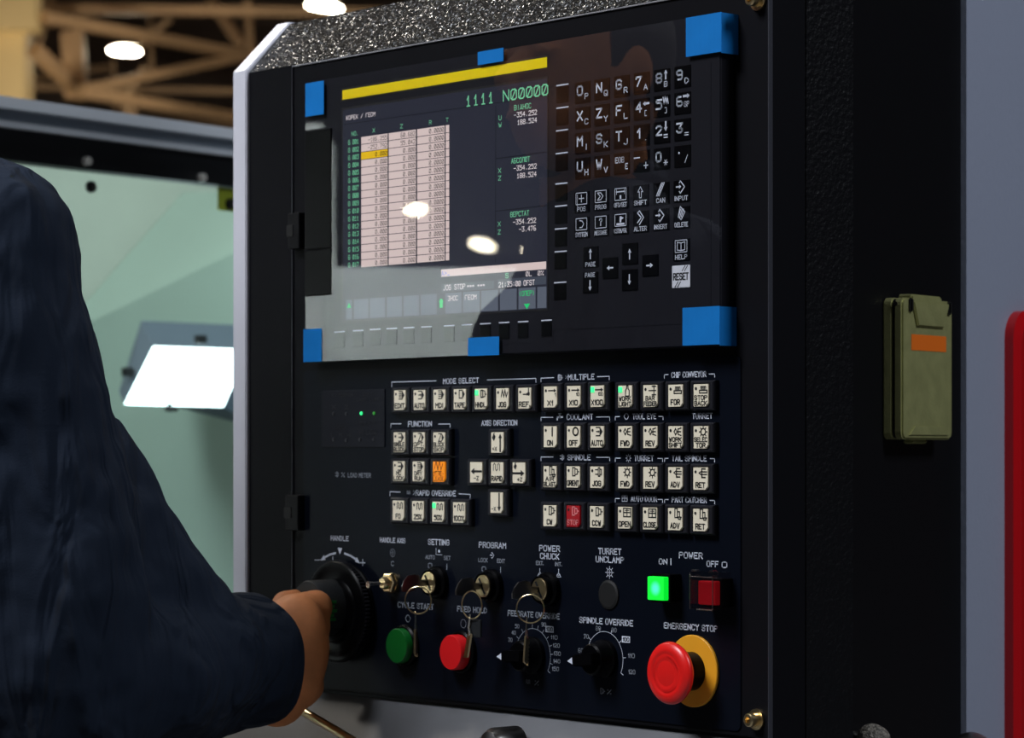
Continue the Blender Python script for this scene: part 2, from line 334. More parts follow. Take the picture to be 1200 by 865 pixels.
# small pictograms, drawn in a unit square centred on 0; k = scale, line width lw
def icon(g, kind, u, v, k, lw):
    def q(*pts): return [(u+a*k, v+b*k) for a, b in pts]
    if kind == 'wave': g.line(q((-.5, -.3), (-.3, .35), (-.1, -.35), (.1, .35), (.3, -.35), (.5, .1)), lw)
    elif kind == 'sine': g.line(q((-.5, -.3), (-.5, .2), (-.35, .35), (-.2, .2), (-.2, -.2), (-.05, -.35), (.1, -.2), (.1, .2), (.25, .35), (.4, .2), (.4, -.3)), lw)
    elif kind == 'arrow': g.arrow(*q((-.5, 0), (.5, 0)), lw, .4*k, .35*k)
    elif kind == 'box_arrow':
        g.line(q((-.45, .4), (.1, .4), (.1, -.4), (-.45, -.4)), lw); g.poly(q((.12, .42), (.5, 0), (.12, -.42)))
        g.arrow(*q((-.4, 0), (.05, 0)), lw, .3*k, .2*k)
    elif kind == 'box_bars':
        g.line(q((-.45, .4), (.1, .4), (.1, -.4), (-.45, -.4)), lw); g.poly(q((.12, .42), (.5, 0), (.12, -.42)))
        for t in (-.18, 0, .18): g.line(q((-.42, t), (0, t)), lw*.8)
    elif kind == 'box_open':
        g.line(q((-.4, .4), (.1, .4), (.45, 0), (.1, -.4), (-.4, -.4), (-.4, .4)), lw); g.poly(q((.1, .4), (.48, 0), (.1, -.4)))
    elif kind == 'box_slash':
        g.line(q((-.4, .4), (.1, .4), (.45, 0), (.1, -.4), (-.4, -.4)), lw); g.line(q((-.35, -.35), (.05, .35)), lw); g.poly(q((.15, .4), (.48, 0), (.15, -.4)))
    elif kind == 'spindle':
        g.line(q((-.5, .22), (-.1, .22)), lw); g.line(q((-.5, -.22), (-.1, -.22)), lw); g.line(q((-.1, .4), (.12, .4), (.12, -.4), (-.1, -.4)), lw, True)
        g.line(q((.12, .25), (.35, .25), (.35, -.25), (.12, -.25)), lw)
    elif kind == 'chuck':
        g.line(q((-.4, .4), (-.05, .4), (-.05, -.4), (-.4, -.4)), lw, True); g.line(q((-.05, .3), (.3, .22), (.3, -.22), (-.05, -.3)), lw); g.line(q((.3, 0), (.5, 0)), lw)
    elif kind == 'gear':
        g.arc(u, v, .3*k, 0, 2*PI, lw, 14)
        for t in range(8): g.line([(u+r*k*math.cos(t*PI/4), v+r*k*math.sin(t*PI/4)) for r in (.32, .5)], lw)
    elif kind == 'gearstar':
        icon(g, 'gear', u, v, k, lw); g.line(q((-.2, 0), (.2, 0)), lw); g.line(q((0, -.2), (0, .2)), lw); g.disc(u, v, .08*k)
    elif kind == 'circle': g.arc(u, v, .38*k, 0, 2*PI, lw*1.4, 18)
    elif kind == 'bar': g.line(q((0, .38), (0, -.38)), lw*1.6)
    elif kind == 'tap':
        g.rect(u-.2*k, u+.2*k, v-.18*k, v+.12*k); g.line(q((-.5, -.35), (-.5, -.05), (.5, -.05)), lw*2.4); g.line(q((0, .1), (0, .4)), lw*1.6); g.line(q((-.22, .4), (.22, .4)), lw*1.4)
    elif kind == 'diamond': g.line(q((-.42, 0), (-.12, .34), (.12, .34), (.42, 0), (.12, -.34), (-.12, -.34)), lw*1.3, True)
    elif kind == 'door':
        g.line(q((-.5, .4), (.5, .4), (.5, -.4), (-.5, -.4)), lw, True); g.line(q((0, .4), (0, -.4)), lw); g.line(q((-.5, 0), (.5, 0)), lw)
        g.line(q((-.28, .2), (.28, .2)), lw*.7)
    elif kind == 'conveyor':
        g.line(q((-.5, -.3), (.5, -.3), (.5, -.05), (-.5, -.05)), lw, True)
        for t in (-.25, 0, .25): g.line(q((t-.08, .05), (t-.08, .3), (t+.08, .3), (t+.08, .05)), lw*.8)
    elif kind == 'bottle': g.line(q((-.1, .5), (-.1, .25), (-.26, .05), (-.26, -.5), (.26, -.5), (.26, .05), (.1, .25), (.1, .5)), lw, True)
    elif kind == 'cross': 
        g.line(q((-.5, 0), (.45, 0)), lw); g.line(q((.2, .45), (.2, -.45)), lw); g.line(q((-.05, .4), (.45, .4)), lw); g.line(q((-.05, -.4), (.45, -.4)), lw)
    elif kind == 'tool':
        g.line(q((-.5, 0), (-.3, .28), (-.08, 0), (-.3, -.28)), lw, True); g.line(q((.45, .35), (.05, .25), (.05, -.25), (.45, -.35)), lw); g.line(q((.08, 0), (.4, 0)), lw)
    elif kind == 'quill':
        g.line(q((.3, .4), (-.15, .4), (-.15, -.4), (.3, -.4)), lw*1.2); g.line(q((-.5, 0), (-.15, .2)), lw); g.line(q((-.5, 0), (-.15, -.2)), lw); g.line(q((-.05, .12), (.5, .12)), lw); g.line(q((-.05, -.12), (.5, -.12)), lw)
    elif kind == 'catch':
        g.line(q((-.35, .5), (.0, .5), (.0, -.35), (-.35, -.35)), lw, True); g.line(q((.0, .2), (.3, .2), (.3, -.3)), lw); g.line(q((.1, -.3), (.5, -.3), (.4, -.5), (.15, -.5)), lw, True)
    elif kind == 'rapid': icon(g, 'sine', u, v, k, lw*.9)
    elif kind == 'hand':
        g.line(q((-.3, .35), (0, .35), (0, -.35), (-.3, -.35)), lw*1.3, True); g.line(q((0, .35), (.35, .25), (.35, -.25), (0, -.35)), lw*.9); g.line(q((.38, -.05), (.5, -.05)), lw)
    elif kind == 'ref': g.arrow(*q((-.5, -.12), (.25, -.12)), lw, .3*k, .3*k); g.disc(u+.3*k, v-.08*k, .2*k); g.line(q((.3, .1), (.3, .42)), lw*1.3)
    elif kind == 'rot': g.poly(q((-.35, 0), (.0, .42), (.3, .1), (0, -.4))); g.line(q((-.1, .4), (.1, .5)), lw)
    elif kind == 'tri':
        g.line(q((0, .5), (0, 0), (-.45, -.45)), lw*1.1); g.line(q((0, 0), (.45, -.45)), lw*1.1); g.line(q((-.22, -.1), (-.45, -.45), (.45, -.45), (.22, -.1)), lw*.8); g.arc(u, v-.12*k, .15*k, 0, 2*PI, lw*.8, 10)
    elif kind == 'insert': g.line(q((-.1, .45), (.35, 0), (-.1, -.45)), lw*1.2); g.line(q((-.2, .3), (-.1, .45)), lw); g.line(q((-.2, -.3), (-.1, -.45)), lw); g.arrow(*q((-.5, .03), (0, .03)), lw*1.4, .3*k, .22*k)
    elif kind == 'alter': g.line(q((-.1, .5), (.35, 0), (-.1, -.5)), lw*1.2); g.line(q((-.3, .35), (.1, 0), (-.3, -.35)), lw*1.2); g.line(q((-.3, .35), (-.1, .5)), lw)
    elif kind == 'slashes':
        for t in (-.12, .02, .16): g.line(q((-.32+t, -.45), (.22+t, .45)), lw)
    elif kind == 'delete':
        g.line(q((-.1, .5), (.38, .1), (0, -.45), (-.3, -.2)), lw, True)
        for t in (-.1, .05, .2): g.line(q((-.2+t, -.25), (.05+t, .3)), lw)
# ================================================================== SETTING
def struct(name, bm, m): o = obj(name, bm, m); o['kind'] = 'structure'; return o
struct('floor', box(-60, 30, -40, 60, -.1, 0), 'floor')
struct('ceiling', box(-60, 30, -40, 60, 11, 11.2), 'ceil')
struct('wall_back', box(-60, 30, 60, 60.3, 0, 11), 'wall')
struct('wall_left', box(-60.3, -60, -40, 60, 0, 11), 'wall')
# roof truss far behind: every member is a beam of its own
truss = thing('roof_truss', W(200, 120, 40), 'tan steel roof truss members high behind the machine', 'truss')
def beam(x0, y0, x1, y1, d0, d1, th=.22, name='beam'):
    a = W(x0, y0, d0); b = W(x1, y1, d1); t = (b-a).normalized(); s = t.cross(Vector((0, 0, 1))).normalized(); n = s.cross(t)
    bm = bmesh.new(); vs = [[bm.verts.new(p+s*i*th/2+n*j*th/2) for i, j in ((-1, -1), (1, -1), (1, 1), (-1, 1))] for p in (a, b)]
    for k in range(4): bm.faces.new((vs[0][k], vs[0][(k+1) % 4], vs[1][(k+1) % 4], vs[1][k]))
    bm.faces.new(vs[0]); bm.faces.new(vs[1])
    return obj(name, bm, 'beam', truss)
for a in ((40, 10, 560, 17, 40, 40, .13), (50, 20, 285, 64, 38, 41, .14), (100, 104, 285, 66, 38, 41, .12), (40, 58, 98, 112, 38, 39, .16),
          (96, 108, 300, 142, 38, 41, .14), (85, 38, 90, 115, 39, 39, .30), (30, 102, 300, 108, 44, 44, .10), (246, 0, 282, 52, 42, 41, .12),
          (290, 0, 294, 60, 42, 42, .12), (150, 66, 200, 22, 43, 43, .1), (133, 70, 136, 130, 44, 44, .05), (40, 92, 130, 80, 46, 46, .12),
          (176, 22, 178, 84, 45, 45, .08), (150, 112, 170, 78, 43, 43, .09), (280, 64, 420, 60, 41, 43, .12), (60, 0, 40, 60, 42, 40, .12),
          (150, 120, 158, 150, 43, 43, .2), (10, 128, 320, 152, 50, 50, .12), (46, 32, 150, 6, 45, 45, .10)):
    beam(*a)
col_ = thing('column', (W(14, 300, 38).x, W(14, 300, 38).y, 0), 'beige painted column at the left edge behind the machine', 'column')
c0 = W(-90, 300, 38); c1 = W(28, 300, 38)
def slab(A, B, t, z0, z1):
    "upright slab from plan point A to B, t metres thick away from the camera"
    A = Vector((A[0], A[1], 0)); B = Vector((B[0], B[1], 0)); e = (B-A).normalized(); n = Vector((-e.y, e.x, 0))
    if n.dot(A-Vector((CX, CY, 0))) < 0: n = -n
    bm = bmesh.new(); q = [A, B, B+n*t, A+n*t]
    lo = [bm.verts.new((p.x, p.y, z0)) for p in q]; hi = [bm.verts.new((p.x, p.y, z1)) for p in q]
    bm.faces.new(lo); bm.faces.new(hi)
    for i in range(4): bm.faces.new((lo[i], lo[(i+1) % 4], hi[(i+1) % 4], hi[i]))
    return bm
obj('shaft', slab(c0, c1, .8, 0, 9), 'colm', col_)
obj('bracket', slab(W(-90, 20, 37.6), W(42, 20, 37.6), .5, W(0, 34, 37.6).z, W(0, -40, 37.6).z), 'colm', col_)
def hall_lamp(px, py, dep, wp, hp, label, tilt=0):
    c = W(px, py, dep); t = thing('hall_lamp', c+Vector((0, 0, .2)), label, 'lamp', 'hall lamps')
    a = wp*dep/F/2; h = hp*dep/F/2
    bm = bmesh.new(); bmesh.ops.create_uvsphere(bm, u_segments=20, v_segments=12, radius=1)
    for v in bm.verts: 
        x, y, z = v.co; sx = math.copysign(abs(x)**.7, x)*a; v.co = Vector((ST*sx, CT*sx, z*h+tilt*sx))+Vector((-CT*y*h, ST*y*h, 0))+c
    obj('lamp_lens', bm, 'halllamp', t, smooth=True)
    obj('lamp_shade', box(c.x-a*.7, c.x+a*.7, c.y-a*.7, c.y+a*.7, c.z+h*1.05, c.z+h*1.8, .02), 'steeld', t)
    return t
hall_lamp(146, 60, 41, 38, 9, 'warm hall lamp hanging under the truss, left one of the two', -.06)
hall_lamp(380, 8, 37, 42, 9, 'warm hall lamp just above the top edge of the panel housing', -.12)
for i, (px, py, dep) in enumerate(((146, 40, 39), (330, 30, 36))):
    l = bpy.data.lights.new('hall_lamp_glow', 'POINT'); l.energy = 230; l.color = (1, .84, .6); l.shadow_soft_size = .3
    o = bpy.data.objects.new('hall_lamp_glow', l); COL.objects.link(o); o.location = W(px, 200, dep-4)
# the machine opposite: reflected in the film over the display; lamps over it too
def mirrored(px, py, dep):
    p = W(px, py, dep); return Vector((p.x, -p.y, p.z))
oc = thing('opposite_machine', (-3.4, -2.7, 0), 'pale enamel machine cabinet standing across the aisle, seen only as reflection in the film', 'machine')
mA = mirrored(330, 527, 6.6); mB = mirrored(648, 527, 6.6)
e_ = (mB-mA).normalized()
def mslab(A, B, t, z0, z1):
    A = Vector((A.x, A.y, 0)); B = Vector((B.x, B.y, 0)); e = (B-A).normalized(); n = Vector((-e.y, e.x, 0))
    if n.x > 0: n = -n
    bm = bmesh.new(); q = [A, B, B+n*t, A+n*t]
    lo = [bm.verts.new((p.x, p.y, z0)) for p in q]; hi = [bm.verts.new((p.x, p.y, z1)) for p in q]
    bm.faces.new(lo); bm.faces.new(hi)
    for i in range(4): bm.faces.new((lo[i], lo[(i+1) % 4], hi[(i+1) % 4], hi[i]))
    return bm
obj('cabinet_body', mslab(mA, mB, .6, .05, 1.625), 'opp', oc)
obj('tall_body', mslab(mirrored(300, 527, 6.5), mirrored(392, 527, 6.5), .5, .05, 1.95), 'opp', oc)
obj('plinth', mslab(mA, mB, .5, 0, .05), 'deep', oc)
for i, (px, py, wp, hp, t_) in enumerate(((490, 246, 26, 10, .0), (568, 287, 30, 12, -.25), (622, 294, 15, 6, -.2))):
    c = mirrored(px, py, 40); a = wp*40/F/2; h = hp*40/F/2
    t = thing('hall_lamp', c, ('large', 'widest', 'small')[i]+' warm hall lamp reflected in the display film'+(' over the table', ' below the middle of the screen', ' near its right edge')[i], 'lamp', 'hall lamps')
    bm = bmesh.new(); bmesh.ops.create_uvsphere(bm, u_segments=18, v_segments=10, radius=1)
    for v in bm.verts:
        x, y, z = v.co; sx = x*a; v.co = Vector((ST*sx, -CT*sx, z*h+t_*sx))+Vector((-CT*y*h, -ST*y*h, 0))+c
    obj('lamp_lens', bm, 'halllamp', t, smooth=True)
# ================================================================== MACHINE BODY
EV = Vector((-.258, .966, 0)).normalized(); NV = Vector((EV.y, -EV.x, 0))   # along the machine front; outward normal (towards +x)
def colpt(px, off=0):
    # intersection of the view ray of column px with the column plane
    A = W(1000, 527, 2.6)+NV*off; r = (W(px, 527, 1)-Vector((CX, CY, CZ)))
    n = NV; t = (A-Vector((CX, CY, CZ))).dot(n)/r.dot(n)
    return Vector((CX, CY, CZ))+r*t
body = thing('machine_column', (colpt(1000).x, colpt(1000).y, 0), 'black upright machine column behind the control panel, carrying the olive box', 'column')
obj('column_body', slab(colpt(972), colpt(1131), .35, 0, 2.5), 'black', body)
gp = thing('machine_side_panel', (colpt(1160).x, colpt(1160).y, 0), 'grey enamel machine panel right of the black column', 'panel')
obj('sheet', slab(colpt(1132.5, .006), colpt(1330, .006), .30, 0, 2.5), 'grey', gp)
# speckled cast knobs at the bottom edge
def knob(px, py, dep, r, label, mt):
    c = W(px, py, dep); bm = bmesh.new(); bmesh.ops.create_icosphere(bm, subdivisions=3, radius=r)
    for v in bm.verts: v.co = v.co*(1+.06*math.sin(v.co.x*200)*math.cos(v.co.z*170)); v.co.z *= .9; v.co += c
    o = obj('clamp_knob', bm, mt, None, smooth=True); tag(o, label, 'knob'); return o
k1 = knob(1023, 866, 2.42, .0145, 'speckled grey cast knob at the foot of the black column', 'speck')
k2 = knob(1141, 884, 2.62, .0225, 'dark cast knob at the foot of the grey panel', 'steeld')
for k_, px, py, dep in ((k1, 1023, 866, 2.42), (k2, 1141, 884, 2.62)):
    c = W(px, py, dep); q = c-NV*((c-colpt(1000)).dot(NV)); obj('shaft', tube([c, q], .006), 'steeld', k_)
# red frame window
rf = thing('red_framed_window', colpt(1215), 'red framed pale window at the right edge of the photo', 'window')
def onplane(s, z, h):   # s metres along EV from px 1177 on the panel plane
    p = colpt(1177, .006)+EV*s+NV*h; return Vector((p.x, p.y, z))
def rrect(s0, s1, z0, z1, r, n=6):
    pts = []
    for cx, cz, a in ((s0+r, z0+r, PI), (s1-r, z0+r, 1.5*PI), (s1-r, z1-r, 0), (s0+r, z1-r, .5*PI)):
        pts += [(cx+r*math.cos(a+PI/2*k/n), cz+r*math.sin(a+PI/2*k/n)) for k in range(n+1)]
    return pts
zt = W(1177, 364, (colpt(1177)-Vector((CX, CY, CZ))).dot(Vector((-CT, ST, 0)))).z
outer = rrect(0, .5, .72, zt, .03); 
def ringframe(o, i, h0, h1, place):
    bm = bmesh.new(); n = len(o); L = [[bm.verts.new(place(s, z, h)) for s, z in loop] for loop, h in ((o, h0), (o, h1*.7), ([(a[0]*.75+b[0]*.25, a[1]*.75+b[1]*.25) for a, b in zip(o, i)], h1), ([(a[0]*.4+b[0]*.6, a[1]*.4+b[1]*.6) for a, b in zip(o, i)], h1*.55), (i, h1*.6), (i, h0))]
    for a, b in zip(L, L[1:]):
        for k in range(n): bm.faces.new((a[k], a[(k+1) % n], b[(k+1) % n], b[k]))
    return bm
inner = rrect(.040, .46, .76, zt-.035, .02)
obj('red_frame', ringframe(outer, inner, 0, .014, onplane), 'redframe', rf, smooth=True)
obj('pane', prism(inner, .001, .006, onplane), 'glassw', rf)
# olive lidded socket box on the column
ob = thing('socket_box', W(1070, 515, 2.64), 'olive metal socket box with an orange sticker on the black column', 'box')
s0 = colpt(1034)
def ol(s, z, h): p = s0+EV*s+NV*h; return Vector((p.x, p.y, z))
dep_ = (s0-Vector((CX, CY, CZ))).dot(Vector((-CT, ST, 0)))
ztb, zbb = W(0, 349, dep_).z, W(0, 515, dep_).z
# ratios along the face measured by projection
bw = .105; d1, d2 = .0105, .021
def rbox(s0_, s1_, z0, z1, h0, h1, r, place): return prism(rrect(s0_, s1_, z0, z1, r, 4), h0, h1, place, bev=.0018)
obj('box_base', rbox(0, bw, zbb, ztb, .000, d1, .006, ol), 'olive', ob)
obj('box_lid', rbox(.0, bw, zbb, ztb, d1+.001, d2, .007, ol), 'olive', ob)
obj('gasket', rbox(.001, bw-.001, zbb+.001, ztb-.001, d1, d1+.001, .006, ol), 'deep', ob)
obj('hinge', rbox(.022, bw-.02, ztb-.004, ztb+.004, d1-.006, d2-.001, .002, ol), 'olive', ob)
obj('hinge_flap', prism([(.018, ztb-.003), (bw-.012, ztb-.003), (bw-.022, ztb-.026), (.028, ztb-.026)], d2, d2+.003, ol, bev=.001), 'olive', ob)
for s_ in (.012, bw-.012): obj('hinge_gap', rbox(s_, s_+.006, ztb-.013, ztb, d2-.001, d2+.0035, .0015, ol), 'deep', ob)
obj('lid_recess', prism([(.012, zbb+.004), (bw-.01, zbb+.004), (bw-.018, zbb+.013), (.024, zbb+.013)], d2, d2+.0015, ol, bev=.0005), 'olive', ob)
obj('catch', rbox(.030, .062, zbb-.004, zbb, .006, .016, .001, ol), 'olive', ob)
o = obj('sticker', prism([(.018, ztb-.034), (bw-.014, ztb-.034), (bw-.014, ztb-.049), (.018, ztb-.049)], d2, d2+.0004, ol), 'orange', ob); o['label'] = 'blank orange sticker'
o = obj('pin', tube([ol(0-.001, ztb-.006, .014), ol(.004, ztb-.006, .014)], .0022), 'steeld', ob)
# ================================================================== MACHINE DOOR (left background)
def doorpt(px, off=0):
    A = W(276, 527, 4.4)+NV*off; r = (W(px, 527, 1)-Vector((CX, CY, CZ)))
    t = (A-Vector((CX, CY, CZ))).dot(NV)/r.dot(NV); return Vector((CX, CY, CZ))+r*t
D276 = 4.4
def zd(py): return CZ+(527-py)*D276/F
dr = thing('machine_door', (doorpt(140).x, doorpt(140).y, 0), 'machine door with pale top rail, black band and glass behind the operator', 'door')
def dslab(pa, pb, z0, z1, h0, h1): 
    A = doorpt(pa, h1); B = doorpt(pb, h1); return slab(A, B, h1-h0, z0, z1)
obj('top_rail', dslab(-260, 420, zd(167), zd(155), -.12, .03), 'doormetal', dr)
obj('rail_groove', dslab(-260, 420, zd(180), zd(167), -.1, .012), 'doorgrey', dr)
obj('rail_lip', dslab(-260, 420, zd(186), zd(180), -.1, .024), 'doormetal', dr)
obj('black_band', dslab(-260, 420, zd(220), zd(186), -.02, .010), 'rubber', dr)
obj('door_glass', dslab(-260, 420, .5, zd(220), -.012, -.006), 'doorglass', dr)
obj('lower_panel', dslab(-260, 420, .02, .5, -.1, .02), 'doormetal', dr)
def dbolt(px, py, r, h, m1, m2, nm):
    c = doorpt(px, h); dep = (c-Vector((CX, CY, CZ))).dot(Vector((-CT, ST, 0))); c.z = CZ+(527-py)*dep/F
    if m2: obj('washer', tube([c-NV*.004, c+NV*.003], r*1.7, 20), m2, dr)
    obj(nm, tube([c-NV*.004, c+NV*.007], [r, r*.85], 16), m1, dr, smooth=True)
M['screwm'] = mat('screw_head', (.75, .74, .68), .4, metal=.35)
dbolt(101, 189, .0070, .012, 'screwm', None, 'screw'); dbolt(236, 208, .0070, .012, 'screwm', None, 'screw')
dbolt(107, 219, .005, 0, 'steeld', 'rubber', 'bolt'); dbolt(270, 239, .005, 0, 'steeld', 'rubber', 'bolt')
c = doorpt(272, -.005); obj('sealant_smear', slab(doorpt(256, -.0035), doorpt(296, -.0035), .002, zd(248), zd(221)), 'sealant', dr)
# enclosure interior behind the glass
en = thing('machine_enclosure', (W(160, 527, 5.6).x, W(160, 527, 5.6).y, 0), 'pale green enamel machining chamber behind the door glass', 'enclosure')
obj('back_wall', slab(W(-420, 527, 5.9), W(700, 527, 5.9), .05, .1, 1.82), 'interior', en)
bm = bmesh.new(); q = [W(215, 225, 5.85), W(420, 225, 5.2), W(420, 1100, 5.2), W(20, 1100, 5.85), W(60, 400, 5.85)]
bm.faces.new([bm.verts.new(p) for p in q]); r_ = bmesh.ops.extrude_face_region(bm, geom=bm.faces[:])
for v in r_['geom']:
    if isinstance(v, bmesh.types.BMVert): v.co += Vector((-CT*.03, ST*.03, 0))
obj('wall_shade_sheet', bm, 'interior2', en)  # darker sheet paints the diagonal shading on the chamber wall
# work lamp: box with bevelled front and a bright diffuser
wl = thing('work_lamp', W(205, 440, 5.1), 'square bright work lamp glowing inside the machine behind the glass', 'lamp')
top_d, bot_d = 5.15, 4.95
def quadW(c): return [W(x, y, top_d+(bot_d-top_d)*(y-372)/105) for x, y in c]
fr = quadW([(180, 406), (291, 410), (262, 477), (146, 474)]); ou = quadW([(157, 373), (310, 380), (292, 500), (130, 458)])
ou = [p+Vector((-CT, ST, 0))*.10 for p in ou]
nrm = (fr[1]-fr[0]).cross(fr[3]-fr[0]).normalized()
bm = bmesh.new(); A = [bm.verts.new(p) for p in fr]; B = [bm.verts.new(p) for p in ou]; Cc = [bm.verts.new(p+Vector((-CT, ST, 0))*.15) for p in ou]
for k in range(4): bm.faces.new((A[k], A[(k+1) % 4], B[(k+1) % 4], B[k])); bm.faces.new((B[k], B[(k+1) % 4], Cc[(k+1) % 4], Cc[k]))
bm.faces.new(Cc)
obj('lamp_housing', bm, 'lampbox', wl)
bm = bmesh.new(); bm.faces.new([bm.verts.new(p-Vector((-CT, ST, 0))*.003) for p in fr]); obj('diffuser', bm, 'worklamp', wl)
for x, y in ((235, 398), (150, 436), (201, 477)):
    c = W(x, y, 5.03 if y < 470 else 4.96); obj('clip', box(c.x-.007, c.x+.007, c.y-.01, c.y+.01, c.z-.008, c.z+.008, .002), 'rubber', wl)
area('chamber_light', W(200, 330, 5.0)+Vector((0, 0, .30)), W(200, 500, 5.9), .6, 1.2, (.95, 1, .92))
# ================================================================== CONTROL CABINET
YF = .006                                       # front face of the hinged door plate
uL = P(292, 300, YF)[0]; uW = P(276.5, 300, YF)[0]; uR = P(902.5, 300, YF)[0]
zfe = CZ+P(292, 85, YF)[1]                      # upper front edge
def ysolve(px, u): X = px-600; return (X*(2.5-CT*u)-F*ST*u)/(F*CT-ST*X)
yb = ysolve(340, uL); dpb = 2.5-CT*uL+ST*yb; zbk = CZ+(527-28)*dpb/F
ymid = ysolve(943, uR); yend = ysolve(1000, uR)
zpb = CZ+P(378, 809, 0)[1]                      # lower end of the black front
cab = thing('control_cabinet', (0, .1, zpb-.12), 'black CNC control cabinet with white side plate, hinged front and operator panel', 'control panel')
def yz(poly, u0, u1, m, name, label=None, bev=0):
    return obj(name, prism(poly, u0, u1, lambda a, b, h: Vector((h, a, b)), bev=bev), m, cab, label)
zlo = zpb-.30
# apron: pale lower skirt leaning towards the operator
yap = -.055
yz([(YF-.004, zfe+.002), (yb, zbk+.002), (yb+.2, zbk+.002), (yb+.2, zlo), (yap, zlo), (yap, zpb-.06), (YF-.004, zpb)], uW, uL, 'white', 'side_plate', 'white painted side plate with chamfered top', bev=.0012)
zsl = lambda y: zfe+(zbk-zfe)*(y-YF)/(yb-YF)
yz([(YF, zfe), (YF, zpb-.004), (ymid, zpb-.004), (ymid, zsl(ymid))], uL, uR, 'facebl', 'front_housing', None)
yz([(YF-.0006, zfe-.0005), (yb-.0006, zbk), (yb+.004, zbk+.001), (YF+.004, zfe-.003)], uL, uR, 'texbl', 'top_slope', 'crinkle-finished black slope above the front')
yr2 = max(yend, yb+.012)
yz([(ymid, zsl(ymid)-.0012), (ymid, zpb-.05), (yr2, zpb-.05), (yr2, zbk-.0002), (yb, zbk-.0012)], uL+.01, uR+.0008, 'texrear', 'rear_housing', 'crinkle-finished black rear shell', bev=.001)
yz([(YF, zpb-.003), (yap, zpb-.062), (yap, zlo), (.05, zlo), (.05, zpb-.003)], uL, uR+.001, 'apron', 'apron', 'pale grey metal skirt below the black front')
yz([(yend-.005, 1.10), (yend-.005, 1.30), (.36, 1.30), (.36, 1.10)], -.02, .10, 'black', 'support_arm')
# hinged door plate line and plate
dl = P(343, 300, 0)[0]; dR_ = P(900.5, 300, 0)[0]; zdt = CZ+P(345, 78, 0)[1]
obj('front_door', box(dl, dR_, .0012, YF, zpb, zdt, .0016), 'facebl', cab, 'hinged black front door plate')
obj('edge_highlight', box(dl, dR_, YF*-.1, .004, zdt-.0002, zdt+.0011, .0003), 'edge', cab, 'thin strip painting the highlight on the front door top edge')  # strips added along the door edges to imitate their highlights
obj('edge_highlight', box(dl-.0011, dl, YF*-.1, .004, zpb+.01, zdt+.0011, .0003), 'edgedk', cab)
obj('edge_highlight', box(dR_, dR_+.0010, YF*-.1, .004, zpb, zdt+.0011, .0003), 'edgedk', cab)
def hinge(px0, px1, py0, py1):
    a = P(px0, py0, -.008); b = P(px1, py1, -.008)
    h = obj('hinge', box(a[0], b[0], -.008, .002, CZ+b[1], CZ+a[1], .0015), 'black', cab)
    c = (a[0]+b[0])/2; obj('hinge_slot', box(a[0]-.001, c, -.0088, -.0079, CZ+b[1]+.012, CZ+a[1]-.012, .0004), 'deep', h)
hinge(337, 350, 250, 291); hinge(334, 349, 580, 622)
def screw(px, py, r, parent, m='brass'):
    u, v = P(px, py, -.008)
    o = obj('screw', lathe(u, v, [(r*1.55, .0012), (r*1.55, -.001), (r, -.0012), (r, -.009), (r*.85, -.010), (r*.5, -.010), (r*.5, -.005), (0, -.005)], 28), m, parent, smooth=True)
screw(878, 844, .0055, cab); screw(880, -1, .0055, cab)
# apron fastener and grab bar
u, v = P(590, 872, -.035)
obj('apron_bolt', lathe(u, v, [(.015, -.02), (.015, -.046), (.012, -.052), (.004, -.056), (0, -.056)], 30), 'steeld', cab, smooth=True)
def Wy(px, py, y):
    u, v = P(px, py, y); return Vector((u, y, CZ+v))
gb = tag(obj('grab_bar', tube([Wy(352, 832, -.050), Wy(420, 872, -.064), Wy(500, 925, -.078)], .0042, 14), 'brass', None, smooth=True), 'polished metal rod below the handwheel and hand', 'rod')
obj('rod_mount', tube([Wy(500, 925, -.078), Wy(500, 925, -.078)+Vector((0, .024, 0))], .006, 12), 'steeld', gb)
# ---------------- operator overlay panel
pa = P(355, 434, 0); pb_ = P(868, 417, 0)
bm = prism([(s, z) for s, z in rrect(pa[0], pb_[0], zpb+.0035, CZ+(pa[1]+pb_[1])/2, .006)], 0, .002, lambda a, b, h: Vector((a, h, b)), bev=.0004)
op = obj('operator_overlay', bm, 'overlay', cab, 'dark blue-black printed overlay holding the buttons')
LW = .0007
prt = G(-.0004); dim_ = G(-.0004)
def bracket(g, a, b, c): g.pline([a, b, c], LW)
for pts in ([(459, 453), (459, 447.8), (511, 446.3)], [(571, 445.3), (628, 443.5), (628, 448)], [(458, 501), (458, 496.7), (470, 496.7)], [(514, 497), (527.5, 497), (527.5, 501)],
  [(457, 581), (457, 576.3), (469, 576.8)], [(538, 578.8), (551, 579.5), (551, 584)], [(634, 447.5), (634, 443.2), (649, 442.6)], [(700, 441.5), (714, 441), (714, 445)],
  [(778.5, 443.3), (778.5, 439.2), (783, 439)], [(831, 438.4), (837.5, 438.2), (837.5, 442)], [(634, 493), (634, 489.2), (648, 489.1)], [(699, 488.8), (714.5, 488.6), (714.5, 493)],
  [(721, 492.3), (721, 488.4), (726, 488.3)], [(772, 488.1), (777, 488.1), (777, 492)], [(634, 540), (634, 535.6), (648, 535.6)], [(699, 536), (714.5, 536), (714.5, 540)],
  [(721, 541), (721, 537), (727, 537)], [(771, 537.3), (776.5, 537.3), (776.5, 541)], [(778.8, 541), (778.8, 537.3), (783, 537.3)], [(832, 537.5), (837.5, 537.5), (837.5, 541.5)],
  [(721, 588.5), (721, 584.3), (726, 584.4)], [(771, 585.3), (776.5, 585.4), (776.5, 589)], [(778.8, 589), (778.8, 585.4), (783, 585.5)], [(832, 586.5), (837.5, 586.6), (837.5, 590.5)]):
    prt.pline(pts, LW)
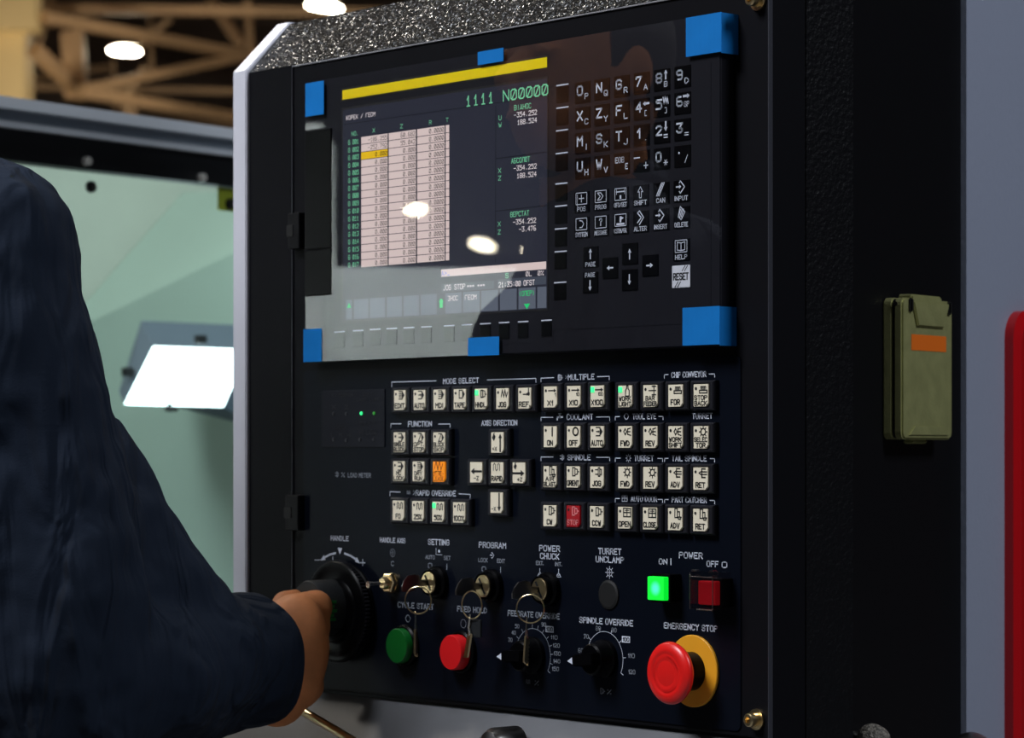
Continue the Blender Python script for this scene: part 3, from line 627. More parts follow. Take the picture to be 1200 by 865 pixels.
for t, x, y, w_, h_ in (('MODE SELECT', 540, 446.3, 42, 6.6), ('FUNCTION', 492, 496.8, 28, 6.8), ('AXIS DIRECTION', 585, 495.6, 42, 6.8), ('RAPID OVERRIDE', 510.5, 578, 47, 6.8),
  ('MULTIPLE', 681, 441.8, 31, 7), ('CHIP CONVEYOR', 807, 439, 41, 7), ('COOLANT', 679.5, 488.5, 31, 7.2), ('TOOL EYE', 755, 488, 28, 7), ('TURRET', 823, 487.5, 24, 7.2),
  ('SPINDLE', 678.5, 536, 27, 7.2), ('TURRET', 754.5, 537, 23, 7.2), ('TAIL SPINDLE', 807.5, 537.3, 41, 7.2), ('AUTO DOOR', 754.5, 584.6, 31, 7.2), ('PART CATCHER', 807.5, 585.8, 41, 7.2),
  ('SETTING', 514, 635.5, 25, 7), ('PROGRAM', 577, 639, 32, 7.2), ('POWER', 644, 642.8, 24.5, 7.4), ('CHUCK', 644, 652, 22.5, 7.4), ('TURRET', 714.5, 646.3, 27, 7.6),
  ('UNCLAMP', 714.5, 656, 33, 7.6), ('ON', 777, 658.2, 10, 7.2), ('I', 786.7, 658.4, 1.8, 8), ('POWER', 809.5, 651, 28, 7.8), ('OFF', 835, 661, 14, 7.4), ('O', 849, 662, 6.5, 7.6),
  ('SPINDLE OVERRIDE', 710, 728.5, 63, 7.4), ('EMERGENCY STOP', 809, 735, 63, 7.6), ('HANDLE', 398, 631, 21, 6), ('HANDLE AXIS', 460, 633.3, 30, 6)):
    g = G(-.0004); g.ptext(t, x, y, w_, h_); obj('printed_word', g, 'ink', op)
for t, x, y, w_, h_ in (('LOAD METER', 421, 557, 27, 5.5), ('%', 402, 556.5, 4, 5.5), ('C', 460, 660.5, 3.5, 6), ('Z', 474, 684, 3.5, 6), ('AUTO', 504, 653, 11, 5),
  ('SET', 524, 654, 8, 5), ('O', 504, 663, 5, 6.5), ('I', 524, 664.5, 1.5, 7), ('LOCK', 566, 656.5, 11, 5), ('EDIT', 587, 657.5, 9.5, 5), ('O', 567, 667, 5, 6.5), ('I', 587, 668, 1.5, 7),
  ('EXT.', 632.5, 660, 9, 5), ('INT.', 654.5, 661.3, 8, 5), ('FEEDRATE OVERRIDE', 625, 720.5, 61, 7.2), ('CYCLE START', 487, 710, 42, 7), ('FEED HOLD', 553, 714.5, 35, 7),
  ('%', 486, 577.3, 4, 6), ('%', 629, 800.5, 5, 6), ('%', 714, 811, 5, 6), ('%', 664, 442, 3.5, 4), ('30', 598, 750, 5, 5), ('40', 602, 741.5, 5, 5), ('50', 606, 734, 5, 5),
  ('90', 637, 732, 5.5, 5), ('110', 649.5, 747, 8, 5), ('120', 652, 756.5, 8, 5), ('130', 653, 766, 8, 5), ('140', 652.5, 775, 8, 5), ('150', 651, 784, 8, 5),
  ('60', 680.5, 762.5, 6, 5.5), ('70', 687, 746, 6, 5.5), ('80', 701, 736.5, 6, 5.5), ('90', 719.5, 738.5, 6, 5.5), ('110', 740, 768.5, 8, 5.5), ('120', 740.5, 787.5, 8, 5.5)):
    g = G(-.0004); g.ptext(t, x, y, w_, h_); obj('printed_word', g, 'inkdim', op)
def pic(g, kind, px, py, hp, lw=.00065): u, v = g.pl(px, py); icon(g, kind, u, v, dims(px, py, 1, hp, g.y)[1], lw)
pic(prt, 'hand', 656, 442.5, 9); pic(prt, 'tap', 656, 488.5, 9); pic(prt, 'diamond', 734, 488, 10, .0006); pic(prt, 'spindle', 659, 536, 8, .0005)
pic(prt, 'gear', 736.5, 537, 9, .0007); pic(prt, 'door', 732, 584, 9, .0005); pic(prt, 'gearstar', 714.3, 671, 14, .0006)
pic(dim_, 'sine', 479, 577, 6); pic(dim_, 'spindle', 395, 556, 7); pic(dim_, 'sine', 619, 799, 7); pic(dim_, 'chuck', 706, 810, 8); pic(prt, 'tri', 632.6, 671, 9.5, .0006); pic(prt, 'tri', 654.6, 672, 9.5, .0006)
pic(dim_, 'circle', 460, 648, 12, .0003); pic(dim_, 'insert', 460, 648, 6, .0004); pic(prt, 'insert', 577, 651, 8, .0005); pic(dim_, 'diamond', 478, 725, 12, .0004); pic(dim_, 'circle', 543, 731, 13, .0003)
prt.pline([(511, 642), (511, 650), (518, 650.3)], .0004); u, v = prt.pl(514.5, 646); prt.disc(u, v, .0014)
# handle scale: arcs with arrow heads, mark, minus and plus
hu, hv = P(393.5, 716.5, 0)
for pts_, tip in (([(393, 648.3), (386.5, 650), (380.5, 653.3)], (375.2, 657)), ([(404, 648.8), (411, 651.5), (417, 655.5)], (421.8, 660.5))):
    q_ = [prt.pl(*p) for p in pts_]; prt.line(q_, .0019); e = Vector(q_[-1]); t = Vector(prt.pl(*tip)); d_ = (t-e).normalized(); n_ = Vector((-d_.y, d_.x))*.0026
    prt.poly([tuple(t), tuple(e+n_), tuple(e-n_)])
prt.poly([prt.pl(*p) for p in ((395.6, 642), (401, 642.4), (398.3, 650))])
prt.pline([(390, 652.5), (390, 658)], .0006); prt.pline([(369, 656.5), (374.5, 656.3)], .0007); prt.pline([(422, 659.5), (428, 659.7)], .0007); prt.pline([(425, 656), (425, 663)], .0008)
def dial_print(px, py, a_list, R, g):
    u, v = P(px, py, 0); g.arc(u, v, R, math.radians(a_list[0]), math.radians(a_list[-1]), .0005, 40)
    for a in a_list:
        a = math.radians(a); g.line([(u+r*math.cos(a), v+r*math.sin(a)) for r in (R, R+.0035)], .0005)
dial_print(625, 768, [205, 185, 165, 145, 125, 108, 92, 75, 58, 40, 22, 5, -14, -32], .0235, dim_)
dial_print(709, 772, [172, 140, 105, 70, 38, 5, -28], .0232, prt)
for g, x, y in ((dim_, 644, 737.5), (prt, 733.5, 749.5)):
    u, v = g.pl(x, y); a, b = dims(x, y, 9.5, 7.5); g.rect(u-a/2, u+a/2, v-b/2, v+b/2)
bx_ = G(-.0007); bx_.ptext('100', 644, 737.5, 7.5, 5); bx_.ptext('100', 733.5, 749.5, 7.5, 5)
obj('dial_number', bx_, 'inkblk', op)
o = obj('printed_lines', prt, 'ink', op); o['kind'] = 'stuff'; o = obj('printed_scale', dim_, 'inkdim', op); o['kind'] = 'stuff'
# ---------------- status window with LEDs
a = P(378, 458, 0); b = P(451.5, 524, 0)
st = obj('status_window', box(a[0], b[0], -.0010, 0, CZ+b[1], CZ+a[1], .0003), 'status', cab, 'smoky status window with two lit green lamps')
g = G(-.0013)
for t, x, y, w_, h_ in (('X / POSITION', 401, 463, 25, 3.5), ('ZERO', 430, 462, 11, 3.5), ('LAMP  LUBE', 431, 468, 26, 3.5), ('X', 391, 477, 4, 5), ('Z', 406, 477, 4, 5), ('CHUCK', 399, 501, 14, 4), ('GEAR', 430, 496, 18, 4), ('L  M  H', 399, 510, 22, 5), ('HI LOW', 431, 507, 20, 6)): g.ptext(t, x, y, w_, h_)
o = obj('printed_text', g, 'inkfaint', st); o['kind'] = 'stuff'
for x, y, m in ((391, 485, 'ledoff'), (406, 485, 'ledoff'), (423.5, 484.5, 'ledg'), (438.5, 484.5, 'ledgd'), (391, 515, 'ledoff'), (406, 516, 'ledoff'), (422, 515, 'ledoff'), (438, 515, 'ledoff')):
    u, v = P(x, y, -.001); obj('status_led', lathe(u, v, [(.0018, -.0008), (.0016, -.0018), (0, -.0022)], 14), m, st, smooth=True)
# ---------------- push buttons
YB = -.0060
proto = None
CWb, CHb = .0286, .0246
def button(px, py, text, ic=None, led='blk', lens='cream', cw=None):
    global proto
    u, v = P(px, py, YB-.0012)
    if proto is None:
        bm = bmesh.new(); R = [(CWb/2, CHb/2, 0), (CWb/2, CHb/2, YB*.55), (CWb/2-.0005, CHb/2-.0005, YB*.8), (CWb/2-.0014, CHb/2-.0014, YB), (.0100, .0101, YB), (.0097, .0098, YB+.001)]
        L = [[bm.verts.new((sx*a, y, sz*b)) for sx, sz in ((-1, -1), (1, -1), (1, 1), (-1, 1))] for a, b, y in R]
        for A, B in zip(L, L[1:]):
            for k in range(4): bm.faces.new((A[k], A[(k+1) % 4], B[(k+1) % 4], B[k]))
        bm.faces.new(L[-1])
        b = obj('push_button', bm, 'casing', cab, origin=(0, 0, 0)); b.location = Vector((u, 0, CZ+v))-WL[cab.name]; WL[b.name] = Vector((u, 0, CZ+v))
        w2, h2 = .0087, .0092
        lp = prism([(-w2, -h2), (w2-.003, -h2), (w2, -h2+.003), (w2, h2), (-w2, h2)], YB+.002, YB-.0008, lambda s, t, h: Vector((s, h, t)), bev=.0003)
        l = obj('lens_plate', lp, lens, b, origin=(0, 0, 0)); l.location = (0, 0, 0); WL[l.name] = WL[b.name].copy()
        proto = (b, l)
    else:
        b = dup(proto[0], 'push_button', cab, (u, 0, CZ+v)); l = dup(proto[1], 'lens_plate', b, (u, 0, CZ+v))
        if lens != 'cream':
            me = l.data.copy(); me.materials[0] = M[lens]; l.data = me
    if lens != 'cream': b['label'] = {'lensor': 'push button with an orange lit lens', 'lensred': 'push button with a dark red lens'}[lens]
    g = G(YB-.0010); lines = text.split('|'); n = len(lines)
    for i, t in enumerate(lines):
        if not t: continue
        W_ = min(.0156, .0038*len(t)); hh = .0049 if n == 1 else .0041
        vv = v-.0052 if n == 1 else v-.0018-.0046*i
        g.text(t, u, vv, W_, hh, False, hh*(.20 if lens == 'cream' else .15))
    if ic == 'arrow_up': g.arrow((u+.0042, v-.0075), (u+.0042, v+.008), .0018, .005, .004); icon(g, 'rot', u-.0045, v+.0045, .008, LW); g.text('+X', u-.0036, v-.0055, .0064, .0040)
    elif ic == 'arrow_dn': g.arrow((u+.0038, v+.008), (u+.0038, v-.0075), .0018, .005, .004); g.text('-X', u-.0036, v-.0055, .0062, .0040)
    elif ic == 'arrow_l': g.arrow((u+.0075, v+.001), (u-.0072, v+.001), .0019, .006, .005); g.text('-Z', u+.0005, v-.0052, .0072, .0040)
    elif ic == 'arrow_r': g.arrow((u-.0075, v-.0003), (u+.0078, v-.0003), .0019, .006, .005); g.text('+Z', u+.0015, v-.0058, .0070, .0038); icon(g, 'rot', u-.0045, v+.0055, .007, LW)
    elif ic == 'center_sine': icon(g, 'sine', u, v+.005, .0095, .0008)
    elif ic == 'center_wave': icon(g, 'wave', u, v+.006, .012, .0011); g.line([(u-.005, v+.0005), (u+.004, v+.0005)], .0006)
    elif ic and ic.startswith('n'):
        g.arrow((u-.002, v+.0056), (u+.0080, v+.0056), .0011, .0035, .003); g.text(ic[1:], u+.0078-.0011*len(ic[1:]), v+.0020, .0020*len(ic[1:]), .0032)
    elif ic: icon(g, ic, u+.0030, v+.0046, .0088, .0010)
    if led == 'blk': g.disc(u-.0056, v+.0056, .0013)
    inkm = {'cream': 'inkblk', 'lensor': 'inkor', 'lensred': 'inkred'}[lens]
    lg = obj('legend', g, inkm, b)
    if led == 'red': gg = G(YB-.0010); gg.disc(u-.0056, v+.0056, .0013); obj('indicator', gg, 'inkblk', b)
    if led == 'on':
        obj('indicator', box(u-.0079, u-.0035, YB-.0014, YB-.0007, CZ+v+.0034, CZ+v+.0080, .0005), 'ledg', b, 'lit green indicator')
for a in ((468, 469, 'EDIT', 'box_bars'), (490.9, 468.8, 'AUTO', 'box_arrow'), (514.3, 468.5, 'MDI', 'box_bars'), (538.2, 468, 'TAPE', 'box_open'), (563, 467.6, 'HNDL', 'hand', 'on'),
  (588.2, 467.3, 'JOG', 'wave'), (614.2, 466.8, 'REF.', 'ref'), (644.4, 465.4, 'X1', 'n1'), (671.7, 464.9, 'X10', 'n10'), (699.3, 464.5, 'X100', 'n100', 'on'),
  (732, 464.6, 'WORK|LIGHT', 'bottle', 'on'), (761.5, 464.2, 'BAR|FEEDER', 'cross'), (791, 463.9, 'FOR', 'conveyor'), (820.8, 463.4, 'STOP|BACK', 'conveyor'),
  (644.2, 512, 'ON', 'bar'), (671.5, 512, 'OFF', 'circle'), (699.2, 512.1, 'AUTO', 'box_arrow'), (732, 512.3, 'FWD', 'tool'), (761.5, 512.4, 'REV', 'tool'), (791, 512.5, 'WORK|SHIFT', 'tool'), (820.8, 512.7, 'SELEC|TOR', 'gear'),
  (643.9, 558.8, 'AIR|BLAST', 'catch'), (671.2, 559.1, 'ORIENT', 'chuck'), (698.9, 559.5, 'JOG', 'spindle'), (732, 559.8, 'FWD', 'gear', None), (761.4, 560.2, 'REV', 'gear', None), (790.8, 560.6, 'ADV', 'quill'), (820.4, 561.1, 'RET', 'quill'),
  (643.7, 604.6, 'CW', 'chuck'), (671, 605.2, 'STOP', 'chuck', 'red', 'lensred'), (698.7, 606, 'CCW', 'chuck'), (731.7, 607, 'OPEN', 'door'), (761.1, 607.9, 'CLOSE', 'door'), (790.6, 608.7, 'ADV', 'catch'), (820.2, 609.7, 'RET', 'catch'),
  (467.4, 518.5, 'SINGLE|BLOCK', 'box_arrow'), (490.4, 518.5, 'OPT.|STOP', 'box_slash'), (514, 518.7, 'BLOCK|SKIP', 'box_slash'),
  (466.9, 552.3, 'MC|LOCK', 'box_arrow'), (489.8, 552.6, 'DRY|RUN', 'box_bars'), (513.7, 553, 'OT. RE-|LEASE', 'center_wave', None, 'lensor'),
  (466.2, 598.4, 'F0', 'sine'), (489.2, 599.1, '25%', 'sine'), (512.9, 599.9, '50%', 'sine', 'on'), (537.4, 600.8, '100%', 'sine'),
  (582.3, 518.8, '', 'arrow_up', None), (557.4, 553.7, '', 'arrow_l', None), (582, 554, 'RAPID', 'center_sine', None), (607.5, 554.3, '', 'arrow_r', None), (581.4, 589.3, '', 'arrow_dn', None)):
    button(*a)
# ---------------- rotary override dials
def dial(px, py, tip, name_label):
    u, v = P(px, py, 0)
    k = obj('override_knob', lathe(u, v, [(.0165, 0), (.0165, -.004), (.0150, -.006), (.0135, -.016), (.012, -.0175), (0, -.0175)], 32), 'keybl', cab, name_label, smooth=True)
    a = math.radians(tip); d = Vector((math.cos(a), 0, math.sin(a))); n = Vector((-d.z, 0, d.x)); c = Vector((u, 0, CZ+v))
    bm = bmesh.new(); q = [c-d*.013-n*.0055, c+d*.012-n*.0055, c+d*.021, c+d*.012+n*.0055, c-d*.013+n*.0055]
    lo = [bm.verts.new(p+Vector((0, -.006, 0))) for p in q]; hi = [bm.verts.new(c+(p-c)*.92+Vector((0, -.026, 0))) for p in q]
    bm.faces.new(lo); bm.faces.new(hi)
    for i in range(5): bm.faces.new((lo[i], lo[(i+1) % 5], hi[(i+1) % 5], hi[i]))
    bmesh.ops.recalc_face_normals(bm, faces=bm.faces); bmesh.ops.bevel(bm, geom=bm.edges[:], offset=.0008, segments=2, affect='EDGES')
    obj('grip', bm, 'keybl', k)
    g = bmesh.new(); c2 = c+Vector((0, -.0264, 0)); g.faces.new([g.verts.new(p) for p in (c2+d*.019, c2+d*.0125+n*.003, c2+d*.0125-n*.003)])
    obj('pointer', g, 'ink', k)
dial(625, 768, 183, 'black feed rate override knob'); dial(709, 772, 186, 'black spindle override knob')
# blank hole plug
u, v = P(714, 697, 0)
obj('hole_plug', lathe(u, v, [(.0125, 0), (.0125, -.0012), (.0105, -.0020), (0, -.0020)], 36), 'deep', cab, 'round black blanking plug')
# ---------------- emergency stop
u, v = P(812.5, 786.5, -.001)
es = obj('emergency_stop', lathe(u, v, [(.016, 0), (.016, -.014), (.0145, -.016), (0, -.016)], 40), 'keybl', cab, 'emergency stop with yellow ring and red head', smooth=True)
obj('yellow_ring', lathe(u, v, [(.016, -.0004), (.0298, -.0004), (.0298, -.0022), (.0292, -.0028), (.016, -.0028)], 64), 'ringy', es, 'round yellow backing ring', smooth=True)
obj('mushroom_head', lathe(u, v-.0004, [(.012, -.012), (.0150, -.0145), (.0185, -.018), (.0215, -.0215), (.0245, -.024), (.0258, -.0265), (.0255, -.0285), (.0240, -.0305), (.0200, -.0318), (.0175, -.0322), (.0168, -.0316), (.0150, -.0318), (.0120, -.0324), (.0112, -.0318), (.0100, -.0320), (0, -.0334)], 64), 'red', es, 'red mushroom push head', smooth=True, split=60)
g = G(-.0333)
for a0 in (.3, 2.4, 4.5): g.arc(u, v, .0142, a0, a0+1.1, .0006, 10)
bmg = g.bm(); obj('arrow_marking', bmg, 'reddk', es)
# ---------------- power buttons
def powb(px, py, m, label):
    u, v = P(px, py, -.018); h = .0100
    b = obj('power_button', box(u-.0118, u+.0118, -.013, 0, CZ+v-.0118, CZ+v+.0118, .001), 'keybl', cab, label)
    l = obj('lamp_lens', box(u-h, u+h, -.0185, -.012, CZ+v-h*.98, CZ+v+h*.98, .0012), m, b)
    return b, u, v
b1, u1, v1 = powb(768.5, 689.7, 'powgreen', 'power on button with a lit green lens')
b2, u2, v2 = powb(828.5, 695, 'powred', 'power off button with a dark red lens under a clear guard')
t_ = .0012; ex = .0132
gm = box(u2-ex, u2-ex+t_, -.024, -.004, CZ+v2-ex, CZ+v2+ex+.004, .0003)
box(u2+ex-t_, u2+ex, -.024, -.004, CZ+v2-ex, CZ+v2+ex+.004, .0003, bm=gm); box(u2-ex, u2+ex, -.024, -.0228, CZ+v2-ex, CZ+v2+ex, .0003, bm=gm); box(u2-ex, u2+ex, -.024, -.004, CZ+v2-ex, CZ+v2-ex+t_, .0003, bm=gm)
obj('clear_guard', gm, 'clearplastic', b2, 'hinged clear guard')
for s_ in (-1, 1): obj('guard_hinge', tube([(u2+s_*.0105-.0028, -.021, CZ+v2+.0158), (u2+s_*.0105+.0028, -.021, CZ+v2+.0158)], .0032, 16), 'clearplastic', b2, smooth=True)
obj('guard_edge', tube([(u2+ex, -.0245, CZ+v2-ex), (u2-ex+.008, -.0245, CZ+v2-ex)], .0005, 8), 'steel', b2)
obj('guard_edge', tube([(u2+ex, -.0245, CZ+v2-ex), (u2+ex, -.0245, CZ+v2+ex)], .00035, 8), 'steel', b2)
obj('guard_edge', tube([(u2-ex, -.0245, CZ+v2-ex), (u2-ex, -.0245, CZ+v2+ex+.003)], .0004, 8), 'steel', b2)
obj('guard_edge', tube([(u2-ex, -.0245, CZ+v2+ex), (u2+ex, -.0245, CZ+v2+ex)], .00035, 8), 'steel', b2)
# ---------------- cycle start, feed hold
for px, py, m, lab, R, dd in ((476.5, 756.5, 'greencap', 'round green start button', .0163, .011), (543, 764, 'reddk', 'round red hold button', .0160, .014)):
    u, v = P(px, py, 0)
    b = obj('round_button', lathe(u, v, [(.0195, 0), (.0195, -.004), (.0178, -.0055), (.0166, -.0055)], 40), 'keybl', cab, lab, smooth=True)
    obj('button_cap', lathe(u, v, [(R, -.004), (R, -dd), (R*.95, -dd-.0012), (0, -dd-.0014)], 44), m, b, smooth=True)
# ---------------- toggle switch
u, v = P(461, 683, 0)
tg = obj('toggle_switch', lathe(u, v, [(.0092, 0), (.0092, -.003), (.0060, -.0032), (.0056, -.012), (.0045, -.0135), (0, -.0135)], 26), 'brass', cab, 'chrome-plated toggle switch', smooth=True)
obj('hex_nut', lathe(u, v, [(.0098, -.003), (.0098, -.0070), (.0088, -.008), (.005, -.008)], 6), 'brass', tg)
obj('lever', tube([(u, -.012, CZ+v), (u-.001, -.023, CZ+v-.0005), (u-.0015, -.029, CZ+v-.0008)], [.0016, .0022, .0032], 14), 'steel', tg, smooth=True)
# ---------------- key switches, with key rings hanging from the keys
def keymesh(c, ang, L=.024, spin=0.0):
    "flat key: blade with notches pointing along ang from c, lying in a plane turned by spin about z"
    b = bmesh.new(); out = [(0, -.0028), (.003, -.0035)]
    x = .004
    out += [(x, -.0035)]
    for i in range(6): out += [(x+.0028, -.0035), (x+.0036, -.0020), (x+.0044, -.0035)]; x += .0034
    out += [(L, -.0030), (L+.002, 0), (L, .0035), (0, .0028)]
    def pl(s, t, h):
        a, bb = s*math.cos(ang)-t*math.sin(ang), s*math.sin(ang)+t*math.cos(ang)
        return Vector(c)+Vector((a*math.cos(spin)-h*math.sin(spin), a*math.sin(spin)+h*math.cos(spin), bb))
    return prism(out, -.0009, .0009, pl)
for i, (px, py, rx, ry, kx, ky, ka, nm) in enumerate(((502, 683, 490, 703.5, 487, 722, -1.60, 'setting'), (565.5, 687, 553, 709, 551, 726, -1.95, 'program'), (632, 691, 621.5, 713.5, 617.5, 729, -1.48, 'power chuck'))):
    yk = -.012
    u, v = P(px, py, yk)
    ks = obj('key_switch', lathe(u, v, [(.0150, 0), (.0150, -.005), (.0135, -.007), (.0118, -.007), (.0118, yk)], 40), 'keybl', cab, 'black key switch with a brass lock face', smooth=True)
    obj('lock_face', lathe(u, v, [(.0100, -.006), (.0100, yk), (.0094, yk-.0008), (0, yk-.0008)], 40), 'brass', ks, 'brass lock face', smooth=True)
    g = G(yk-.0010); g.line([(u-.0035, v+.006), (u-.0005, v+.0015), (u+.0005, v-.0015), (u+.0035, v-.006)], .0022); obj('keyhole', g, 'deep', ks)
    # inserted key with bow standing out of the lock
    kt = thing('key_ring', (u, yk, CZ+v), 'key in the %s lock with ring and spare key hanging from it' % nm, 'keys', 'keys in the key switches')
    def bowpl(s, t, h): return Vector((u+.35*0-.0035*math.sin(.6)+t*.50+h*.86, yk-.0008-s, CZ+v+t*-.86*0+t*.86+h*-.5*0))
    bow = [(0, -.0035), (.009, -.0035), (.012, -.0085), (.018, -.0098), (.025, -.0085), (.0275, -.003), (.0275, .003), (.025, .0085), (.018, .0098), (.012, .0085), (.009, .0035), (0, .0035)]
    obj('key_bow', prism(bow, -.0010, .0010, bowpl, bev=.0003), 'steeld', kt, 'dark bow of the inserted key')
    yr = yk-.022
    cu, cv = P(rx, ry, yr); Rr = .0122
    ax = Vector((.80, .60, 0)) if i != 1 else Vector((.99, .12, 0))
    pts = [Vector((cu, yr, CZ+cv))+ax*Rr*math.cos(t*2*PI/36)+Vector((0, 0, 1))*Rr*math.sin(t*2*PI/36) for t in range(36)]
    obj('split_ring', tube(pts, .00062, 8, True), 'brass', kt, 'thin brass split ring', smooth=True)
    ku, kv = P(kx, ky-5, yr); sp = -.95 if i == 0 else (-.25 if i == 1 else -1.25)
    K = obj('spare_key', keymesh((ku, yr, CZ+kv-.016), ka, .022, sp), 'brass', kt, 'spare key hanging from the ring')
    dx = math.cos(ka); dz = math.sin(ka)
    obj('spare_key_neck', tube([(ku, yr, CZ+kv+.001), (ku+dx*.008*math.cos(sp), yr+dx*.008*math.sin(sp), CZ+kv-.010), (ku, yr, CZ+kv-.018)], [.0008, .0011, .0017], 8), 'steel', kt)
    if i == 1:
        cu2, cv2 = P(558, 735, yr+.004)
        obj('key_fob', box(cu2-.008, cu2+.008, yr+.002, yr+.0045, CZ+cv2-.009, CZ+cv2+.007, .001), 'rubber', kt, 'dark plastic tag on the ring')
# ---------------- handwheel
HU, HV = P(394.5, 716.5, -.011)
hw = obj('handwheel', lathe(HU, HV, [(.046, 0), (.046, -.002), (.0445, -.003), (.0445, -.0060), (.0465, -.0070), (.0478, -.0075), (.0478, -.0130), (.0465, -.0142), (.0425, -.0142), (.0400, -.0125), (.0310, -.0120), (.0290, -.014), (.0285, -.016), (.0, -.016)], 96), 'keybl', cab, 'round black pulse handwheel with knurled rim', smooth=True)
kn = bmesh.new()
for k in range(80):
    a = 2*PI*k/80; c = Vector((HU+.0480*math.cos(a), 0, CZ+HV+.0480*math.sin(a)))
    tube([c+Vector((0, -.0078, 0)), c+Vector((0, -.0128, 0))], .0011, 5, bm=kn)
o = obj('knurled_rim', kn, 'casing', hw); o['kind'] = 'stuff'
obj('hub', lathe(HU-.004, HV+.004, [(.0265, -.012), (.0262, -.040), (.0250, -.0425), (.0, -.0425)], 56), 'rubber', hw, 'raised black grip hub', smooth=True)
g = bmesh.new()
for k in range(5):
    a = math.radians(14-k*9); ox = HU-.004; oz = CZ+HV+.004; r = .0268
    c = Vector((ox+r*math.cos(a), -.030, oz+r*math.sin(a))); box(c.x-.0005, c.x+.0008, -.036, -.031 if k % 2 else -.028, c.z-.0014, c.z+.0014, bm=g)
M['markg'] = mat('marking_green', (.005, .25, .04), .5)
obj('green_marking', g, 'markg', hw, 'small green lettering on the hub')
# ================================================================== DISPLAY UNIT
YD = -.0145                                     # bezel front; film just ahead of it
fa = P(357.5, 98, YD); fb = P(355.5, 425, YD); fc = P(845, 13, YD)
uD0, uD1 = P(356.5, 250, YD)[0], P(844.5, 200, YD)[0]
vT = (fa[1]+P(845, 13, YD)[1])/2; vB = (P(356, 424.5, YD)[1]+P(843.5, 405.5, YD)[1])/2
du_ = thing('display_unit', ((uD0+uD1)/2, .001, CZ+vB), 'CNC display unit with lit screen, yellow strip and black keypad', 'display')
obj('bezel', prism(rrect(uD0, uD1, CZ+vB, CZ+vT, .004), .0012, YD, lambda a, b, h: Vector((a, h, b)), bev=.0010), 'bezel', du_)
Y1 = YD-.0003
def plate(name, x0, x1, xr, yt, yb_, m, parent=du_, th=.0004, y=Y1, bev=0, label=None):
    g = G(y); t = g.pl(xr, yt)[1]; b = g.pl(xr, yb_)[1]
    return obj(name, box(g.pl(x0, 0)[0], g.pl(x1, 0)[0], y, y+th, CZ+b, CZ+t, bev), m, parent, label)
plate('strip_backing', 399.5, 641.8, 401, 103.5, 119, 'deep')
plate('yellow_strip', 401.2, 641, 401, 106, 117, 'yellow', y=Y1-.0003, label='bright yellow strip above the screen')
plate('key_area', 644, 833, 833, 73, 378, 'bezel', y=Y1)
plate('bottom_strip', 380, 648, 400, 383, 412, 'bezel', y=Y1+.00005)
# memory card doors left of the screen (outside the film)
plate('card_door', 357.3, 387.5, 357, 154.5, 292, 'keybl', y=YD-.0018, th=.002, bev=.0005, label='black upper card slot door')
plate('card_door', 357.0, 387.5, 357, 294, 346.5, 'keybl', y=YD-.0018, th=.002, bev=.0005, label='black lower card slot door')
sb = plate('screen_border', 400.2, 642.3, 401, 126.5, 377.8, 'deep')
sc = plate('screen', 401.8, 641, 401, 129, 376, 'lcd', y=Y1-.0002, label='lit liquid crystal screen with offset table')
YS = Y1-.0004
def sg(y=YS): return G(y)
cells = sg(); hi_ = sg(YS-.0001); cb = sg(YS-.00005)
vt = cells.pl(423, 160.6)[1]; vb = cells.pl(422.5, 314)[1]; rp = (vt-vb)/17
vt2 = cells.pl(526, 145.4)[1]
xs = [(423.3, 454.2), (455.6, 487.3), (488.9, 521), (522.3, 526.4)]
for c_, (a, b) in enumerate(xs):
    ua, ub = cells.pl(a, 0)[0], cells.pl(b, 0)[0]
    for r in range(17):
        tgt = hi_ if (r == 2 and c_ == 0) else cells
        tgt.rect(ua, ub, vt-(r+1)*rp+.00045, vt-r*rp-.00015)
obj('table_cells', cells, 'cell', sc)['kind'] = 'stuff'; obj('highlighted_cell', hi_, 'cellhi', sc)
tx = sg(YS-.0002)
vals = {(0, 0): '-186.255', (0, 1): '-252.792', (1, 0): '60.682', (1, 1): '55.042'}
for c_, (a, b) in enumerate(xs[:3]):
    ub = tx.pl(b, 0)[0]
    for r in range(17):
        s = vals.get((c_, r), '0.000'+('0' if c_ == 2 else '')); cw = .00315*1.15
        w_ = len(s)*cw; tx.text(s, ub-.0010-w_/2, vt-(r+.5)*rp, w_, .0042, True)
obj('table_figures', tx, 'inkblk', sc)['kind'] = 'stuff'
gr = sg(); 
for r in range(17): gr.text('G %03d' % (r+1), gr.pl(414.2, 0)[0], vt-(r+.5)*rp, .0165, .0045, True)
for t, x, y, w_, h_ in (('NO.', 416, 156.5, 8, 5), ('X', 438, 152.8, 3, 5), ('Z', 470.5, 148, 3, 5), ('R', 504.3, 143.6, 3, 5), ('T', 524, 140.5, 3, 5),
     ('1111 N00000', 593, 112, 97, 13.5), ('ВІДНОС', 612.5, 125, 20, 6.2), ('U', 586, 138, 3.2, 5.6), ('W', 586, 146.5, 3.6, 5.6), ('АБСОЛЮТ', 610, 187.5, 22, 6.2), ('X', 585.5, 200, 3.4, 5.6), ('Z', 585.5, 208.7, 3.4, 5.6),
     ('ВЕРСТАТ', 609, 250.5, 22, 6.2), ('X', 585, 262.5, 3.4, 5.6), ('Z', 585, 272, 3.4, 5.6), ('S', 594, 323, 4, 6)):
    gr.ptext(t, x, y, w_, h_, True)
obj('green_text', gr, 'scrgreen', sc)['kind'] = 'stuff'
wt = sg()
